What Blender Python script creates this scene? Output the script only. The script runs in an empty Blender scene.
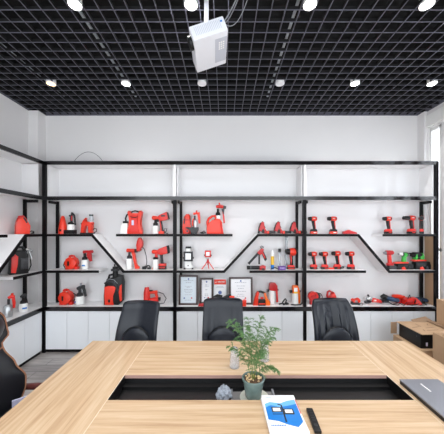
import bpy, bmesh, math, random
from mathutils import Matrix, Vector, Euler
random.seed(7)
S = bpy.context.scene
C = S.collection
PI = math.pi
F = 250.0                    # focal length in pixels of the 444 px wide frame
CAMZ = 1.8

# ------------------------------------------------------------------ camera
cd = bpy.data.cameras.new('camera'); cam = bpy.data.objects.new('camera', cd); C.objects.link(cam)
cam.location = (0, 0, CAMZ); cam.rotation_euler = (PI/2, 0, 0)
cd.sensor_width = 36; cd.lens = F/444*36; cd.shift_x = -2/444; cd.shift_y = 14/444
cd.clip_start = .05
S.camera = cam
# ------------------------------------------------------------------ world, daylight, exposure
w = bpy.data.worlds.new('sky'); S.world = w; w.use_nodes = True
bg = w.node_tree.nodes['Background']; bg.inputs[0].default_value = (.90, .95, 1, 1); bg.inputs[1].default_value = 3.1
S.view_settings.view_transform = 'Standard'; S.view_settings.look = 'None'
S.view_settings.exposure = 0.24; S.view_settings.gamma = 1
LAMP_W = 48
def area(name, loc, rot, sx, sy, power, col=(1, 1, 1)):
    l = bpy.data.lights.new(name, 'AREA'); l.shape = 'RECTANGLE'; l.size = sx; l.size_y = sy; l.energy = power; l.color = col
    o = bpy.data.objects.new(name, l); C.objects.link(o); o.location = loc; o.rotation_euler = rot; return o
area('window_daylight', (3.75, 2.4, 2.0), (0, PI/2, 0), 2.2, 2.5, 42, (.93, .96, 1))

# ------------------------------------------------------------------ materials
def lin(c):
    return tuple(((v/255)/12.92 if v/255 <= .04045 else ((v/255+.055)/1.055)**2.4) for v in c)
MATS = {}
def mat(name, rgb, rough=.5, metal=0., emit=0., var=.06, trans=0., scale=12, spec=.5, coat=0., alpha=1.):
    m = bpy.data.materials.new(name); m.use_nodes = True; nt = m.node_tree; b = nt.nodes['Principled BSDF']
    c = lin(rgb)
    b.inputs['Base Color'].default_value = (*c, 1); b.inputs['Roughness'].default_value = rough
    b.inputs['Metallic'].default_value = metal; b.inputs['Specular IOR Level'].default_value = spec
    if coat: b.inputs['Coat Weight'].default_value = coat; b.inputs['Coat Roughness'].default_value = .04
    if trans: b.inputs['Transmission Weight'].default_value = trans; b.inputs['IOR'].default_value = 1.45
    if alpha < 1: b.inputs['Alpha'].default_value = alpha
    if emit:
        b.inputs['Emission Color'].default_value = (*c, 1); b.inputs['Emission Strength'].default_value = emit
    if var:
        tc = nt.nodes.new('ShaderNodeTexCoord'); n = nt.nodes.new('ShaderNodeTexNoise'); n.inputs['Scale'].default_value = scale
        r = nt.nodes.new('ShaderNodeValToRGB')
        r.color_ramp.elements[0].color = tuple(v*(1-var) for v in c)+(1,); r.color_ramp.elements[1].color = tuple(min(1, v*(1+var)) for v in c)+(1,)
        nt.links.new(tc.outputs['Object'], n.inputs['Vector']); nt.links.new(n.outputs['Fac'], r.inputs['Fac'])
        nt.links.new(r.outputs['Color'], b.inputs['Base Color'])
    MATS[name] = m; return m
mat('wall_paint', (226, 224, 224), .75, scale=2, var=.02)
mat('white_board', (232, 231, 232), .38, scale=2, var=.02)
mat('gloss_white', (224, 223, 224), .6, scale=2, var=.015, coat=.5, spec=.1)
mat('door_white', (233, 236, 240), .25, scale=2, var=.02)
mat('black_trim', (14, 12, 15), .13, coat=.15, var=.1)
mat('black_post', (12, 10, 13), .4, var=.1, spec=.15)
mat('slab_black', (6, 6, 9), .9)
mat('grid_lit_grey', (92, 92, 104), .5, var=.1)
mat('grid_black', (12, 12, 14), .6, var=.1)
mat('conduit', (176, 184, 192), .5)
mat('red', (214, 38, 28), .34, scale=40)
mat('orange_red', (228, 52, 28), .34, scale=40)
mat('orange', (243, 108, 28), .35, scale=40)
mat('deep_red', (186, 28, 32), .38, scale=40)
mat('black', (13, 13, 15), .42, scale=40, var=.15, spec=.35)
mat('dark_grey', (38, 38, 42), .45, scale=40, var=.15)
mat('grey', (128, 130, 134), .4, scale=40)
mat('silver', (176, 178, 180), .28, .8)
mat('white', (238, 238, 236), .4, scale=20, var=.03)
mat('paper', (240, 240, 243), .6, var=.02)
mat('green', (60, 178, 66), .4, scale=40)
mat('navy', (40, 66, 98), .42, scale=40, var=.12)
mat('blue', (28, 120, 200), .35)
mat('light_blue', (110, 180, 232), .35)
mat('purple', (98, 60, 140), .5)
mat('yellow', (240, 190, 50), .4)
mat('ink', (160, 164, 174), .6)
mat('blue_ink', (90, 110, 170), .6)
mat('red_ink', (205, 80, 90), .6)
mat('frame_wood', (58, 38, 36), .35, scale=30, var=.25)
mat('certificate', (214, 224, 232), .3, var=.02)
mat('leather', (17, 22, 32), .34, scale=60, var=.15, spec=.38)
mat('leather_black', (21, 23, 29), .33, scale=60, var=.15, spec=.5)
mat('piping_tan', (150, 104, 78), .6)
mat('arm_wood', (92, 44, 40), .3, coat=.4, scale=20, var=.25)
mat('chrome', (190, 192, 196), .15, 1)
mat('cardboard', (186, 154, 122), .8, scale=8, var=.08)
mat('cardboard_dark', (150, 122, 96), .85, scale=8, var=.08)
mat('projector_white', (226, 228, 234), .4, var=.02)
mat('projector_grey', (192, 196, 206), .45, var=.02)
mat('pot_glaze', (104, 122, 118), .25, scale=18, var=.5, coat=.3)
mat('saucer', (206, 208, 196), .3, var=.05)
mat('soil', (96, 70, 52), .9, scale=60, var=.5)
mat('bark', (226, 196, 150), .8, scale=60, var=.3)
mat('leaf', (74, 118, 66), .6, scale=22, var=.35)
mat('leaf_light', (122, 152, 92), .6, scale=22, var=.3)
mat('stem', (112, 128, 62), .6)
mat('trough', (9, 9, 11), .4, coat=.1, var=.3, scale=30)
mat('trough_grey', (132, 130, 130), .45)
mat('laptop', (128, 130, 138), .38, .2, var=.03)
mat('laptop_dark', (20, 19, 22), .4)
mat('panel_light', (244, 246, 250), .35)
mat('plastic_bag', (168, 176, 188), .3, scale=30, var=.2, trans=.25)
mat('clear', (250, 252, 255), .12, trans=.8, var=0)
mat('clear_tube', (225, 232, 236), .15, trans=.7, var=0)
mat('edge_banding', (240, 226, 206), .4)
mat('edge_brown', (168, 134, 124), .4, var=.08)
mat('window_frame', (92, 74, 76), .5)
mat('lamp_glow', (255, 255, 255), .3, emit=30, var=0)
mat('lamp_glow_warm', (255, 190, 120), .3, emit=5, var=0)
mat('lamp_off', (240, 240, 242), .4)
mat('lavender', (206, 204, 232), .6)

def noded(name, rough=.4):
    m = bpy.data.materials.new(name); m.use_nodes = True; MATS[name] = m
    return m, m.node_tree, m.node_tree.nodes['Principled BSDF']
def wood(name, axis, base, dark, light, rough=.34, stretch=22, lo=.30, hi=.68):
    m, nt, b = noded(name); N = nt.nodes.new; L = nt.links.new
    tc = N('ShaderNodeTexCoord'); mp = N('ShaderNodeMapping'); sc = [stretch]*3; sc[axis] = .9
    mp.inputs['Scale'].default_value = sc
    n = N('ShaderNodeTexNoise'); n.inputs['Scale'].default_value = 1.6; n.inputs['Detail'].default_value = 6; n.inputs['Roughness'].default_value = .62
    n.inputs['Distortion'].default_value = .35
    r = N('ShaderNodeValToRGB'); e = r.color_ramp.elements
    e[0].position = lo; e[0].color = (*lin(dark), 1); e[1].position = hi; e[1].color = (*lin(light), 1)
    e.new((lo+hi)/2).color = (*lin(base), 1)
    L(tc.outputs['Object'], mp.inputs['Vector']); L(mp.outputs[0], n.inputs['Vector']); L(n.outputs['Fac'], r.inputs['Fac']); L(r.outputs['Color'], b.inputs['Base Color'])
    b.inputs['Roughness'].default_value = rough
    return m
TB = ((199, 169, 135), (176, 142, 109), (212, 187, 157))
wood('table_wood_across', 0, *TB); wood('table_wood_along', 1, *TB)
def floor_mat():
    m, nt, b = noded('floor_planks'); N = nt.nodes.new; L = nt.links.new
    tc = N('ShaderNodeTexCoord'); mp = N('ShaderNodeMapping')
    br = N('ShaderNodeTexBrick'); br.inputs['Scale'].default_value = 1; br.inputs['Brick Width'].default_value = 1.2; br.inputs['Row Height'].default_value = .16
    br.inputs['Mortar Size'].default_value = .003; br.inputs['Color1'].default_value = (*lin((172, 166, 163)), 1); br.inputs['Color2'].default_value = (*lin((138, 132, 130)), 1)
    br.inputs['Mortar'].default_value = (*lin((60, 56, 55)), 1)
    mp2 = N('ShaderNodeMapping'); mp2.inputs['Scale'].default_value = (2, 30, 1)
    n = N('ShaderNodeTexNoise'); n.inputs['Scale'].default_value = 2; n.inputs['Detail'].default_value = 5
    mx = N('ShaderNodeMixRGB'); mx.blend_type = 'OVERLAY'; mx.inputs['Fac'].default_value = .7
    L(tc.outputs['Object'], mp.inputs['Vector']); L(mp.outputs[0], br.inputs['Vector']); L(tc.outputs['Object'], mp2.inputs['Vector']); L(mp2.outputs[0], n.inputs['Vector'])
    L(br.outputs['Color'], mx.inputs['Color1']); L(n.outputs['Fac'], mx.inputs['Color2']); L(mx.outputs[0], b.inputs['Base Color'])
    b.inputs['Roughness'].default_value = .35
floor_mat()
# ------------------------------------------------------------------ helpers
class MB:
    """Collects shapes (in local units times self.s) and links them as one mesh object."""
    def __init__(self, s=1.0, sx=None):
        self.bm = bmesh.new(); self.mi = 0; self.S = Matrix.Diagonal((sx or s, s, s, 1))
    def _fin(self, verts):
        for v in verts: v.co = self.S @ v.co
        fs = set()
        for v in verts:
            for f in v.link_faces: fs.add(f)
        for f in fs: f.material_index = self.mi
    def box(self, c, d, rot=None, bev=0):
        r = bmesh.ops.create_cube(self.bm, size=1); vs = r['verts']
        M = Matrix.Translation(c) @ (Euler(rot).to_matrix().to_4x4() if rot else Matrix.Identity(4))
        for v in vs: v.co = M @ Vector((v.co.x*d[0], v.co.y*d[1], v.co.z*d[2]))
        if bev:
            es = list({e for v in vs for e in v.link_edges})
            g = bmesh.ops.bevel(self.bm, geom=es, offset=bev, segments=2, affect='EDGES', profile=.7)
            vs = list({v for v in vs if v.is_valid} | set(g['verts']))
        self._fin(vs); return self
    def bar(self, x0, x1, y0, y1, z0, z1, bev=0):
        return self.box(((x0+x1)/2, (y0+y1)/2, (z0+z1)/2), (abs(x1-x0), abs(y1-y0), abs(z1-z0)), None, bev)
    def prism(self, pts, y0, y1, bev=0):
        """pts: outline in x,z; extruded from y0 to y1; front and back rims rounded"""
        A = sum(pts[i][0]*pts[(i+1) % len(pts)][1]-pts[(i+1) % len(pts)][0]*pts[i][1] for i in range(len(pts)))
        if A < 0: pts = pts[::-1]
        a = [self.bm.verts.new((x, y0, z)) for x, z in pts]; b = [self.bm.verts.new((x, y1, z)) for x, z in pts]
        n = len(pts); fr = self.bm.faces.new(a); bk = self.bm.faces.new(b[::-1])
        for i in range(n): self.bm.faces.new((a[(i+1) % n], a[i], b[i], b[(i+1) % n]))
        vs = a+b
        if bev:
            g = bmesh.ops.bevel(self.bm, geom=list(fr.edges)+list(bk.edges), offset=bev, segments=2, affect='EDGES', profile=.6)
            vs = list({v for v in vs if v.is_valid} | set(g['verts']))
        self._fin(vs); return self
    def tube(self, pts, r, n=8, cap=True):
        P = [Vector(p) for p in pts]; R = r if isinstance(r, (list, tuple)) else [r]*len(P)
        rings = []; up = None; vs = []
        for i, p in enumerate(P):
            d = (P[min(i+1, len(P)-1)]-P[max(i-1, 0)])
            d = d.normalized() if d.length > 1e-9 else Vector((0, 0, 1))
            if up is None: up = Vector((0, 0, 1)) if abs(d.z) < .9 else Vector((0, 1, 0))
            a = d.cross(up)
            if a.length < 1e-4: a = d.cross(Vector((1, 0, 0)))
            a.normalize(); b = a.cross(d).normalized(); up = b
            rings.append([self.bm.verts.new(p+(a*math.cos(t)+b*math.sin(t))*R[i]) for t in [2*PI*k/n for k in range(n)]])
        for q, s in zip(rings, rings[1:]):
            for k in range(n): self.bm.faces.new((q[k], q[(k+1) % n], s[(k+1) % n], s[k]))
        if cap: self.bm.faces.new(rings[0][::-1]); self.bm.faces.new(rings[-1])
        self._fin([v for q in rings for v in q]); return self
    def lathe(self, prof, c=(0, 0, 0), rot=None, n=20):
        M = Matrix.Translation(c) @ (Euler(rot).to_matrix().to_4x4() if rot else Matrix.Identity(4)); rings = []
        for r, z in prof:
            rings.append([self.bm.verts.new(M @ Vector((max(r, 1e-4)*math.cos(2*PI*k/n), max(r, 1e-4)*math.sin(2*PI*k/n), z))) for k in range(n)])
        for q, s in zip(rings, rings[1:]):
            for k in range(n): self.bm.faces.new((q[k], q[(k+1) % n], s[(k+1) % n], s[k]))
        self.bm.faces.new(rings[0][::-1]); self.bm.faces.new(rings[-1])
        self._fin([v for q in rings for v in q]); return self
    def ell(self, c, r, rot=None, n=14):
        g = bmesh.ops.create_uvsphere(self.bm, u_segments=n, v_segments=n//2+2, radius=1)
        M = Matrix.Translation(c) @ (Euler(rot).to_matrix().to_4x4() if rot else Matrix.Identity(4))
        for v in g['verts']: v.co = M @ Vector((v.co.x*r[0], v.co.y*r[1], v.co.z*r[2]))
        self._fin(g['verts']); return self
    def build(self, name, mats, parent=None, smooth=True):
        if isinstance(mats, str): mats = [mats]
        bmesh.ops.recalc_face_normals(self.bm, faces=self.bm.faces)
        me = bpy.data.meshes.new(name); self.bm.to_mesh(me); self.bm.free()
        for m in mats: me.materials.append(MATS[m])
        if smooth:
            for p in me.polygons: p.use_smooth = True
            me.set_sharp_from_angle(angle=math.radians(38))
        o = bpy.data.objects.new(name, me); C.objects.link(o)
        if parent: o.parent = parent
        return o
def tag(o, label, cat, group=None, kind=None):
    if label: o['label'] = label
    if cat: o['category'] = cat
    if group: o['group'] = group
    if kind: o['kind'] = kind
    return o
def struct(o): o['kind'] = 'structure'; return o
def thing(name, label, cat, loc=(0, 0, 0), rz=0, group=None):
    o = bpy.data.objects.new(name, None); C.objects.link(o); o.location = loc; o.rotation_euler = (0, 0, rz); o.empty_display_size = .1
    return tag(o, label, cat, group)
def dup(root, loc=None, label=None, rz=None, scale=None):
    r = root.copy(); C.objects.link(r)
    if loc: r.location = loc
    if rz is not None: r.rotation_euler = (0, 0, rz)
    if scale: r.scale = scale
    if label: r['label'] = label
    for ch in list(root.children):
        c = ch.copy(); C.objects.link(c); c.parent = r
        for g in list(ch.children):
            d = g.copy(); C.objects.link(d); d.parent = c
    return r
def wx(px, D): return (px-224)*D/F

# ------------------------------------------------------------------ room shell
CEIL = CAMZ+1.88
XL, XR, YB, YF = -3.05, 3.20, 4.07, -1.3
struct(MB().bar(XL-.12, XR+.12, YF, YB+.12, -.1, 0).build('floor', 'floor_planks'))
struct(MB().bar(XL-.12, XR+.12, YB, YB+.12, 0, CEIL+.01).build('wall_back', 'wall_paint'))
struct(MB().bar(XL-.12, XL, YF, YB, 0, CEIL+.01).build('wall_left', 'wall_paint'))
m = MB()
for a_, b_ in ((3.08, 3.16), (2.68, 2.78), (1.74, 1.84)): m.bar(XR+.0, XR+.10, a_, b_, .55, 3.40)
m.bar(XR, XR+.12, YF, YB, 0, .55).bar(XR, XR+.12, YF, YB, 3.40, CEIL+.01).bar(XR, XR+.12, 3.92, YB, .55, 3.40).bar(XR, XR+.12, 3.60, 3.68, .55, 3.40).bar(XR, XR+.12, YF, 1.28, .55, 3.40)
struct(m.build('wall_right', 'wall_paint'))
struct(MB().bar(XL-.12, XR+.12, YF, YB+.12, 4.3, 4.4).bar(XL-.12, XR+.12, YB, YB+.12, CEIL+.01, 4.3).bar(XL-.12, XL, YF, YB, CEIL+.01, 4.3).bar(XR, XR+.12, YF, YB, CEIL+.01, 4.3).build('ceiling', 'slab_black'))
# column boxed into the left corner, pale beam over the windows
struct(MB().bar(XL, -2.90, 3.90, YB, 0, CEIL-.0).build('trim_1', 'wall_paint'))
struct(MB().bar(XR-.035, XR, YF, YB, 3.42, 3.60).build('trim_2', 'white'))
struct(MB().bar(XR-.05, XR, 3.93, YB, 0, 3.68).build('trim_3', 'wall_paint'))
# windows: four openings with frames, mullions and glass
spans = [(3.70, 3.90), (3.16, 3.60), (2.78, 3.08), (1.84, 2.68), (1.28, 1.74)]
for i, (a, b) in enumerate(spans):
    m = MB(); x0, x1 = XR+.02, XR+.09; t = .035
    m.bar(x0, x1, a-.02, a+t, .55, 3.40).bar(x0, x1, b-t+.02, b+.02, .55, 3.40).bar(x0, x1, a, b, .55, .6).bar(x0, x1, a, b, 3.35, 3.40).bar(x0, x1, a, b, 1.5, 1.54)
    wn = struct(m.build('window_%d' % (i+1), 'white' if i == 0 else 'window_frame'))
    g = MB().bar(XR+.05, XR+.056, a+t, b-t, .6, 3.35).build('glass', 'clear', wn)
# open-cell black ceiling grid, one continuous piece; undersides coloured grey for light from below
m = MB(); st = .122; t = .0045
t = .0038; x = .037
while x-st > XL: x -= st
while x < XR:
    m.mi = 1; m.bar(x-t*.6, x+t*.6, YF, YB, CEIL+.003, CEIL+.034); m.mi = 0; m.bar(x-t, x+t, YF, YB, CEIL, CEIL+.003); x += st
y = 2.128
while y-st > YF: y -= st
while y < YB:
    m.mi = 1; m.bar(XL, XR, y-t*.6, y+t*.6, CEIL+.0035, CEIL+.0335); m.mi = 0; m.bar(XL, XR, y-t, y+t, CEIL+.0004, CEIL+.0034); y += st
struct(m.build('ceiling_grid', ['grid_lit_grey', 'grid_black'], smooth=False))
struct(MB().bar(XL, XL+.012, YF, 3.9, CEIL-.003, CEIL+.05).bar(-2.9, XR, YB-.012, YB, CEIL-.003, CEIL+.05).bar(XR-.012, XR, YF, YB, CEIL-.003, CEIL+.05).build('trim_4', 'grid_lit_grey', smooth=False))
for i, (x, lb) in enumerate(((-1.33, 'pale conduit above the ceiling grid, running over the lit lamps left of the projector'), (.655, 'pale conduit above the ceiling grid, right of the projector'), (-2.42, 'faint pale conduit above the ceiling grid near the left wall'))):
    tag(MB().bar(x-.012, x+.012, YF, YB-.3, CEIL+.14, CEIL+.155).build('cable_conduit', 'conduit'), lb, 'conduit', 'conduits above the ceiling grid')

# recessed ceiling lamps
def lamp(x, y, state, label):
    t = thing('ceiling_lamp', label, 'ceiling lamp', (x, y, CEIL-.012), 0, 'ceiling lamps')
    MB().lathe([(.047, .004), (.050, 0), (.055, 0), (.057, .006), (.054, .06), (.047, .06)]).build('lamp_rim', 'lamp_off' if state != 'lit' else 'white', t)
    g = {'lit': 'lamp_glow', 'warm': 'lamp_glow_warm', 'off': 'lamp_off'}[state]
    MB().lathe([(.0, .001), (.03, .0015), (.0465, .004), (.0465, .02), (0, .02)]).build('diffuser', g, t)
    if state == 'lit':
        l = bpy.data.lights.new('lamp_light', 'SPOT'); l.energy = LAMP_W; l.spot_size = math.radians(125); l.spot_blend = .8; l.shadow_soft_size = .05; l.color = (1, .985, .96)
        o = bpy.data.objects.new('lamp_light', l); C.objects.link(o); o.parent = t; o.location = (0, 0, -.01)
    return t
P = 'round ceiling lamp '
R1 = [(-2.21, 'lit', P+'unused'), (-1.234, 'lit', P+'lit, near row, far left of the projector'), (-.273, 'lit', P+'lit, just beside the projector pole at the top edge'), (.712, 'lit', P+'lit, near row, first one right of the projector'), (1.68, 'lit', P+'lit, near row, nearest the right corner'), (2.646, 'lit', P+'lit, near row, beside the right wall')]
R2 = [(-2.2, 'warm', P+'dim with orange glow, nearest the left wall'), (-1.247, 'lit', P+'lit, second row, halfway between warm lamp and projector'), (-.28, 'off', P+'switched off, directly below the projector in view'), (.712, 'off', P+'switched off, second row, right of the projector'), (1.666, 'lit', P+'lit, second row, first right of the unlit lamps'), (2.646, 'lit', P+'lit, second row, nearest the right wall')]
for x, s, lb in R1[1:5]: lamp(x, 2.07, s, lb)
for x, s, lb in R2: lamp(x, 3.18, s, lb)
for x, s, lb in ((-1.234, 'lit', P+'lit, added out of view over the near part of the table, left'), (.712, 'lit', P+'lit, added out of view over the near part of the table, centre'), (1.68, 'lit', P+'lit, added out of view over the near part of the table, right')): lamp(x, .96, s, lb)  # unseen row continuing the lamp spacing, added for its light

# ------------------------------------------------------------------ display cabinets
ZA, ZB, ZD = 1.756, 1.217, .68         # top faces of upper shelf, lower shelf, deck
DEP = .29
def bay(label, loc, rz, w, shelves, ndoor=6, left_post=True, right_post=True, ext=0., corner=0., corner_post=False):
    t = thing('display_cabinet', label, 'cabinet', loc, rz, 'display cabinets along the walls')
    for use, x, side in ((left_post, 0, 1), (right_post, w, -1)):
        if use:
            full = (x == 0 and corner_post) or x > 0
            MB().bar(x-.022, x+.022, 0, .045, 0, 2.83 if full else 2.257).build('post', 'black_post', t, False)
            if not full: MB().bar(x-.016, x+.016, .004, DEP, 2.311, 2.78).build('divider', 'white_board', t, False)
    for x, side in ((0, 1), (w, -1)):
        MB().bar(x+side*.035, x+side*.07, .215, .25, ZD, 2.26).build('rear_post', 'black_post', t, False)
        MB().bar(x+side*.022, x+side*.042, .05, DEP, 2.309, 2.78).build('side_panel', 'white_board', t, False)
        MB().bar(x+side*.035, x+side*.06, .05, .215, 2.215, 2.255).build('side_rail', 'black_post', t, False)
    MB().bar(.0-ext, w+corner, DEP, DEP+.018, .0, 2.83).build('back_panel', 'gloss_white', t, False)
    MB().bar(.0, w, .02, DEP, 2.79, 2.825).build('top_panel', 'white_board', t, False)
    MB().bar(.0, w, .02, DEP, 2.275, 2.309).build('middle_panel', 'white_board', t, False)
    MB().bar(.0, w, -.004, .02, 2.78, 2.832).build('top_rail', 'black_trim', t, False)
    MB().bar(.0, w, -.004, .02, 2.257, 2.311).build('middle_rail', 'black_trim', t, False)
    MB().bar(.0-ext, w+corner, .02, DEP, ZD-.04, ZD).build('deck', 'white_board', t, False)
    MB().bar(.0, w, -.004, .02, ZD-.062, ZD-.002).build('deck_edge', 'black_trim', t, False)
    MB().bar(.03, w-.03, .03, DEP, 0, .05).build('plinth', 'black_post', t, False)
    dw = (w-.05)/ndoor
    for i in range(ndoor):
        MB().bar(.025+i*dw+.0025, .025+(i+1)*dw-.0025, .008, .026, .05, ZD-.063).build('door', 'door_white', t, False)
    for pts in shelves:
        # polyline of the shelf's top surface, thickness .037 measured at right angles
        th = .036; top = [Vector((p[0], p[1])) for p in pts]; low = []
        for i, p in enumerate(top):
            ns = []
            if i > 0: d = (p-top[i-1]).normalized(); ns.append(Vector((d.y, -d.x)))
            if i < len(top)-1: d = (top[i+1]-p).normalized(); ns.append(Vector((d.y, -d.x)))
            nn = sum(ns, Vector((0, 0))).normalized(); low.append(p+nn*th/max(.3, nn.dot(ns[0])))
        def strip(m, y0, y1, a, b):
            for i in range(len(a)-1):
                q = [(a[i].x, a[i].y), (a[i+1].x, a[i+1].y), (b[i+1].x, b[i+1].y), (b[i].x, b[i].y)]
                m.prism(q, y0, y1)
            return m
        sh = strip(MB(), .012, DEP-.001, top, low).build('shelf', 'white_board', t, False)
        lo = [v for v in low]
        strip(MB(), -.002, .012, top, lo).build('shelf_edge', 'black_post', sh, False)
    return t
YC = 3.69
x1, x2, x3, x4 = wx(43.5, YC), wx(174.7, YC), wx(305, YC), wx(437.3, YC)
def sx(px, x0): return wx(px, YC)-x0
D_ = .001
bay('leftmost back-wall display cabinet, holding round red blowers and the black backpack sprayer', (x1, YC, 0), 0, x2-x1,
    [[(.025, ZA), (sx(92.5, x1), ZA), (sx(124, x1), ZB), (x2-x1-.025, ZB)], [(sx(116, x1), ZA), (x2-x1-.025, ZA)], [(.025, ZB), (sx(98.6, x1), ZB)]],
    right_post=False, ext=.3, corner_post=True)
bay('middle back-wall display cabinet with framed certificates and work lights', (x2, YC, 0), 0, x3-x2,
    [[(.025, ZA), (sx(232.5, x2), ZA)], [(.025, ZB), (sx(223.5, x2), ZB), (sx(257.5, x2), ZA), (x3-x2-.025, ZA)], [(sx(249.5, x2), ZB), (x3-x2-.025, ZB)]], right_post=False)
bay('rightmost back-wall display cabinet with rows of red cordless drills and green drills', (x3, YC, 0), 0, x4-x3,
    [[(.025, ZA), (sx(359, x3), ZA), (sx(390, x3), ZB), (x4-x3-.025, ZB)], [(sx(383, x3), ZA), (x4-x3-.025, ZA)], [(.025, ZB), (sx(366, x3), ZB)]])
WL = 1.94
lb = bay('display cabinet along the left wall, holding a black and red spray unit', (x1, YC-WL, 0), PI/2, WL,
    [[(.025, ZA), (1.326, ZA)], [(.025, ZB), (1.10, ZB), (1.604, ZA), (WL-.03, ZA)], [(1.42, ZB), (WL-.03, ZB)]], right_post=False, corner=0)

# ------------------------------------------------------------------ conference table
ZT = .75
tb = thing('conference_table', 'long light oak conference table with a black cable trough in its centre', 'table', (0, 1.7, 0))
TH = .035; Y = lambda v: v-1.7
def board(m, pts, z0, z1):
    a = [m.bm.verts.new((x, y, z1)) for x, y in pts]; b = [m.bm.verts.new((x, y, z0)) for x, y in pts]; n = len(pts)
    m.bm.faces.new(a); m.bm.faces.new(b[::-1])
    for i in range(n): m.bm.faces.new((a[i], b[i], b[(i+1) % n], a[(i+1) % n]))
    for f in m.bm.faces: f.material_index = m.mi
    return m
YN, YFAR = .30, 2.39
xl, xr = -1.255, 1.725; sl, sr = -.727, 1.187
m = board(MB(), [(xl, Y(YN)), (sl-.0015, Y(YN)), (sl-.0015, Y(YFAR)), (xl, Y(YFAR))], ZT-TH, ZT); m.build('table_board', 'table_wood_along', tb, False)
m = board(MB(), [(sr+.0015, Y(YN)), (xr, Y(YN)), (xr, Y(YFAR)), (sr+.0015, Y(YFAR))], ZT-TH, ZT); m.build('table_board', 'table_wood_along', tb, False)
m = board(MB(), [(sl+.0015, Y(1.823)), (sr-.0015, Y(1.823)), (sr-.0015, Y(YFAR)), (sl+.0015, Y(YFAR))], ZT-TH, ZT); m.build('table_board', 'table_wood_across', tb, False)
m = board(MB(), [(sl+.0015, Y(YN)), (sr-.0015, Y(YN)), (sr-.0015, Y(1.553)), (sl+.0015, Y(1.553))], ZT-TH, ZT); m.build('table_board', 'table_wood_across', tb, False)
m = MB(); m.bar(sl, sr, Y(1.820), Y(1.8229), ZT-.023, ZT-.001); m.build('edge_strip', 'edge_brown', tb, False)
m = MB()
for xx in (sl, sr): m.bar(xx-.0015, xx+.0015, Y(YN), Y(YFAR), ZT-.02, ZT-.0005)
m.bm.free()
for xx in (sl, sr): MB().bar(xx-.0015, xx+.0015, Y(YN), Y(YFAR), ZT-.02, ZT-.0005).build('seam_strip', 'edge_banding', tb, False)
ZF = .672
m = MB(); m.bar(sl-.02, sr+.02, Y(1.50), Y(1.9), ZF-.02, ZF).bar(sl-.02, sr+.02, Y(1.83), Y(1.85), ZF, ZT-TH)
m.bar(sl-.02, sl-.001, Y(1.52), Y(1.85), ZF, ZT-TH).bar(sr+.001, sr+.02, Y(1.52), Y(1.85), ZF, ZT-TH).bar(sl, sr, Y(1.775), Y(1.83), ZF, ZF+.022)
m.bar(sl+.0016, sl+.004, Y(1.553), Y(1.82), ZF, ZT-.003).bar(sr-.004, sr-.0016, Y(1.553), Y(1.82), ZF, ZT-.003).bar(sl+.004, sr-.004, Y(1.8205), Y(1.8225), ZF, ZT-.0235)
m.build('cable_trough', 'trough', tb, False)
for xx in (-1.05, -.1, .75, 1.5):
    MB().bar(xx-.03, xx+.03, Y(.5), Y(2.05), 0, ZT-TH if xx in (-1.05, 1.5) else ZF-.02).build('leg_panel', 'table_wood_along', tb, False)

# things in and on the table ---------------------------------------------
pot = thing('potted_fern', 'small asparagus fern in a grey-green glazed pot, standing in the table trough', 'potted plant', (wx(253.3, 1.68), 1.68, ZF+.0165))
H = .82-ZF-.018
prof = [(.050, 0), (.054, .004), (.060, .05), (.068, .105), (.0695, H-.016), (.076, H-.014), (.0775, H-.004), (.074, H), (.067, H-.002), (.064, H-.02), (.0, H-.022)]
MB().lathe(prof, n=36).build('pot', 'pot_glaze', pot)
m = MB(); m.ell((0, 0, H-.018), (.062, .062, .006)); m.build('soil', 'soil', pot)
m = MB()
for i in range(34):
    a = random.random()*2*PI; r = .055*math.sqrt(random.random())
    m.box((r*math.cos(a), r*math.sin(a), H-.008+random.random()*.004), (random.uniform(.008, .016), random.uniform(.006, .01), .006), (random.random(), random.random(), random.random()*3))
tag(m.build('bark_chips', 'bark', pot, False), None, None, kind='stuff')
stems = MB(); fol = MB()
def leaflet(m, p, d, l, wdt):
    d = d.normalized(); s = d.cross(Vector((random.uniform(-1, 1), random.uniform(-1, 1), random.uniform(-.2, 1)))).normalized()*wdt
    n_ = d.cross(s).normalized()*wdt*.5
    a, b, c = m.bm.verts.new(p-s), m.bm.verts.new(p+d*l*.55+s*.9+n_), m.bm.verts.new(p+d*l)
    e = m.bm.verts.new(p+s)
    f = m.bm.faces.new((a, e, b, c)); f.material_index = 0 if random.random() < .72 else 1
def branch(p0, d0, length, droop, nsub):
    pts = [p0.copy()]; d = d0.normalized(); p = p0.copy(); k = 14
    for i in range(k):
        p = p+d*length/k; pts.append(p.copy()); d = (d+Vector((0, 0, -droop*(i+2)/k))).normalized()
    stems.tube(pts, [.0016*(1-.6*i/k)+.0004 for i in range(k+1)], n=5)
    for i in range(4, k+1):
        for s in range(nsub if i > 6 else 2):
            q = pts[i]; t = (pts[i]-pts[i-1]).normalized()
            side = Vector((random.uniform(-1, 1), random.uniform(-1, 1), random.uniform(-.35, .3)))
            dd = (t*.8+side*.9).normalized(); L = length*.21*(1.1-.65*i/k)*random.uniform(.7, 1.3)
            e = q.copy(); ps = [q.copy()]
            for j in range(7):
                e = e+dd*L/7; dd = (dd+Vector((0, 0, -.20))).normalized(); ps.append(e.copy())
                for z in range(7):
                    v = Vector((random.uniform(-1, 1), random.uniform(-1, 1), random.uniform(-.6, .6)))
                    leaflet(fol, e, dd*.6+v*.8, random.uniform(.009, .016), .0008)
            fol.mi = 0; fol.tube([ps[0], ps[3], ps[-1]], .0007, n=3)
o0 = Vector((0, 0, H-.02))
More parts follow.
